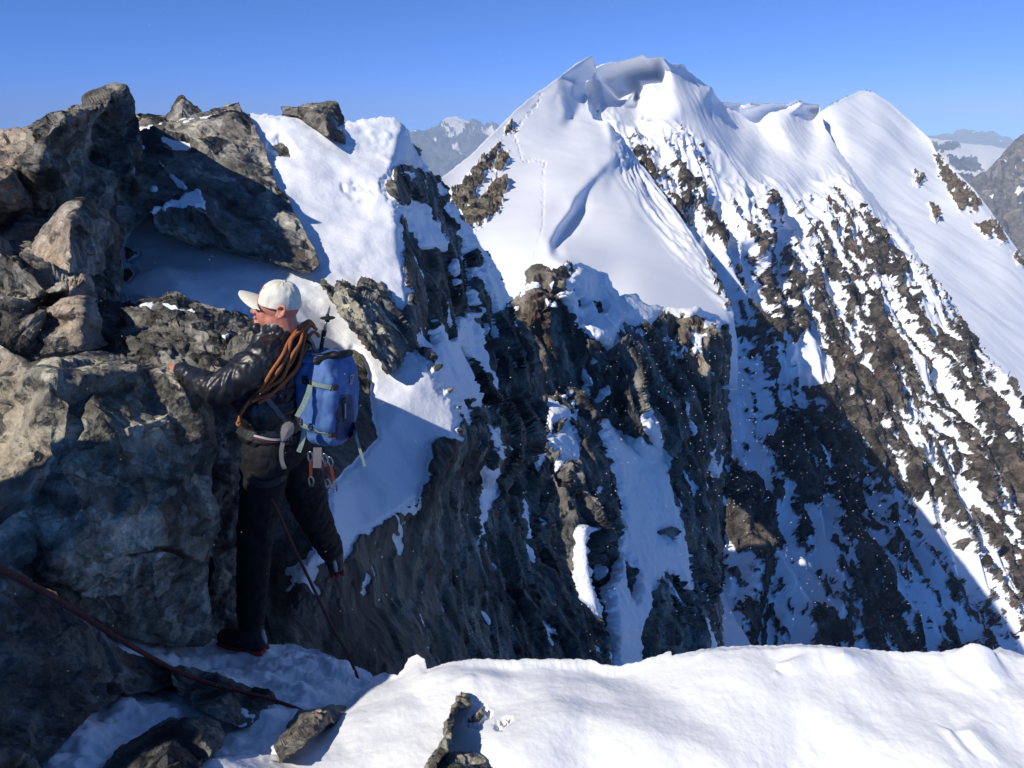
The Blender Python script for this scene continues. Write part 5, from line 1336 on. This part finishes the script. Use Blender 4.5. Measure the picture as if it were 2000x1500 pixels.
# quickdraws on the harness
def quickdraw(px, py, d, label, lean):
    root = empty("quickdraw", V(px, py, d), label, "quickdraw", "quickdraws racked on the harness")
    bpy.context.view_layer.update()
    c = V(px, py, d); dn = (-up + fw * lean).normalized()
    def biner(p, name):
        loop = [p + (lf * 0 + pf * .011 * math.cos(t) * (1.15 if math.sin(t) > 0 else 1)) + dn * (-.024 * math.sin(t)) for t in np.linspace(0, 2 * math.pi, 13)]
        tube(name, loop, .0042, m_metal, root, seg=8)
    biner(c, "carabiner")
    ribbon("sling", [c + dn * .02, c + dn * .06, c + dn * .10], [-c.normalized()] * 3, .014, .004, m_redsling, root)
    biner(c + dn * .122, "carabiner")
quickdraw(606, 892, 3.60, "quickdraw with a red sling hanging nearest the climber's trouser leg", .05)
quickdraw(634, 896, 3.66, "quickdraw with a red sling hanging in the middle under the rucksack", -.05)
quickdraw(645, 902, 3.72, "quickdraw with a red sling hanging farthest right under the rucksack", -.12)

# ropes
def rope(name, px, r, mat, label):
    o = tube(name, [V(*p) for p in px], r, mat, None, seg=12)
    return tag(o, label, "rope")
rope("rope", [(-120,1050,2.3),(-60,1082,2.36),(0,1111,2.42),(48,1135,2.46),(108,1168,2.52),(168,1206,2.58),(228,1245,2.62),(264,1266,2.65),(312,1293,2.72),(360,1317,2.76),(420,1338,2.8),(480,1353,2.84),(528,1366,2.86),(570,1380,2.86),(594,1391,2.86),(612,1412,2.88)], [.0105,.0105,.0104,.0102,.0100,.0096,.0090,.0086,.0080,.0076,.0072,.0068,.0064,.006,.006,.006], m_rust,
     "rust red rope sagging from the left edge to the sunlit foreground snow")
rope("rope", [(530,975,3.52),(543,999,3.51),(576,1074,3.56),(606,1136,3.60),(648,1224,3.68),(678,1276,3.72),(697,1320,3.76),(704,1350,3.78),(712,1385,3.8)], .0068, m_rust,
     "taut thin red rope running from the climber's leg down behind the snow bank")

# far climbers on the snow dome
fb = Blob()
fb.chain([(Vector((0, .12, 0)), .10), (Vector((.05, .11, .45)), .11), (Vector((0, .08, .88)), .15), (Vector((.05, 0, 1.15)), .19), (Vector((.08, 0, 1.40)), .18), (Vector((.10, 0, 1.55)), .09)])
fb.chain([(Vector((-.25, -.12, 0)), .10), (Vector((-.05, -.11, .45)), .11), (Vector((0, -.08, .88)), .15)])
fb.ball(Vector((.12, 0, 1.66)), .12)
for s in (1, -1): fb.chain([(Vector((.06, .2 * s, 1.40)), .08), (Vector((.15, .30 * s, 1.12)), .07), (Vector((.36, .26 * s, .98)), .06)])
fb.ball(Vector((-.14, 0, 1.25)), (.16, .16, .28))
far0 = fb.build("person", plain("far_clothing", (0.03, 0.035, 0.06), 0.7), 0.035, 3)
bv_dm = bvh_of(bpy.data.objects["snow_dome"])
spots = [(1621.5, 205, "hindmost of the tiny climbers on the dome's left skyline"), (1625.5, 202, "second lowest of the tiny climbers on the dome's left skyline"), (1634, 197, "tiny climber in a pair halfway up the dome's left skyline"), (1636.5, 196, "front one of the tiny pair halfway up the dome's left skyline"),
         (1654, 188, "lone tiny climber just below the dome's top"), (1692, 177.5, "tiny climber standing on the very top of the snow dome"), (1699, 178.5, "tiny climber just past the top of the snow dome")]
for i, (x, y, lab) in enumerate(spots):
    o = far0 if i == 0 else far0.copy()
    if i: COL.objects.link(o)
    l, n = None, None
    for dy in range(0, 14):
        dr = V(x, y + dy, 1.0).normalized(); l = bv_dm.ray_cast(Vector((0, 0, 0)), dr)[0]
        if l is not None: break
    o.location = (l if l is not None else V(x, y, 690)) + Vector((0, 0, -.1))
    o.rotation_euler = (0, 0, 0.3 * i)
    tag(o, lab, "person", "climbers far away on the snow dome")
# ------------------------------------------------------------------ air and blown snow
def haze_box():
    bm = bmesh.new()
    bmesh.ops.create_cube(bm, size=1, matrix=Matrix.Translation((0, 7000, -1050)) @ Matrix.Diagonal((30000, 15000, 3100, 1)))
    me = bpy.data.meshes.new("haze"); bm.to_mesh(me); bm.free()
    m = bpy.data.materials.new("haze_air"); m.use_nodes = True; nt = m.node_tree; nt.nodes.clear()
    out = nt.nodes.new("ShaderNodeOutputMaterial"); v = nt.nodes.new("ShaderNodeVolumePrincipled")
    v.inputs['Color'].default_value = (0.6, 0.77, 1.0, 1); v.inputs['Density'].default_value = HAZE; v.inputs['Anisotropy'].default_value = -0.3
    nt.links.new(v.outputs[0], out.inputs['Volume'])
    me.materials.append(m)
    o = bpy.data.objects.new("haze", me); COL.objects.link(o)
    return tag(o, "thin blue air in front of the far mountains", None, None, 'stuff')
HAZE = 0.0001
haze_box()

# spindrift: ice grains carried on the wind, thick over the gully and thinner elsewhere
rs = np.random.RandomState(11)
fx, fy, fd, fs = [], [], [], []
def drift(n, x0, x1, y0, y1, d0, d1, s0, s1):
    fx.append(rs.uniform(x0, x1, n)); fy.append(rs.uniform(y0, y1, n)); fd.append(np.exp(rs.uniform(math.log(d0), math.log(d1), n))); fs.append(rs.uniform(s0, s1, n) ** 1.5)
drift(800, -200, 1250, 480, 1420, 1.6, 12, .7, 1.35)
drift(300, -200, 2200, -60, 700, 2.5, 25, .6, 1.1)
drift(650, 1180, 1480, 640, 1340, 8, 30, .8, 1.5)
drift(500, 1380, 1800, 820, 1340, 8, 30, .8, 1.4)
fx, fy, fd, fs = map(np.concatenate, (fx, fy, fd, fs))
C0 = pix(fx, fy, fd)
octv = np.array([(1, 0, 0), (-1, 0, 0), (0, 1, 0), (0, -1, 0), (0, 0, 1), (0, 0, -1)], float)
octf = np.array([(0, 2, 4), (2, 1, 4), (1, 3, 4), (3, 0, 4), (2, 0, 5), (1, 2, 5), (3, 1, 5), (0, 3, 5)])
sz = (fs * fd * 0.52 / F_PX)[:, None, None] * rs.uniform(.7, 1.3, (len(fx), 1, 3)) * np.array([1.5, 1.0, 0.75])
tilt = rs.uniform(.1, .5, len(fx))
vv = octv[None] * sz
c_, s_ = np.cos(tilt)[:, None], np.sin(tilt)[:, None]
vv = np.stack([vv[:, :, 0] * c_ - vv[:, :, 2] * s_, vv[:, :, 1], vv[:, :, 0] * s_ + vv[:, :, 2] * c_], -1) + C0[:, None]
ff = octf[None] + 6 * np.arange(len(fx))[:, None, None]
m_flake, nt_, b_ = new_mat("ice_grain")
b_.inputs['Base Color'].default_value = (0.95, 0.96, 0.98, 1); b_.inputs['Roughness'].default_value = 0.4
o = mesh_np("blowing_snow", vv.reshape(-1, 3), ff.reshape(-1, 3), m_flake, smooth=False)
tag(o, "fine white grains of snow blowing across the dark rocks", None, None, 'stuff')
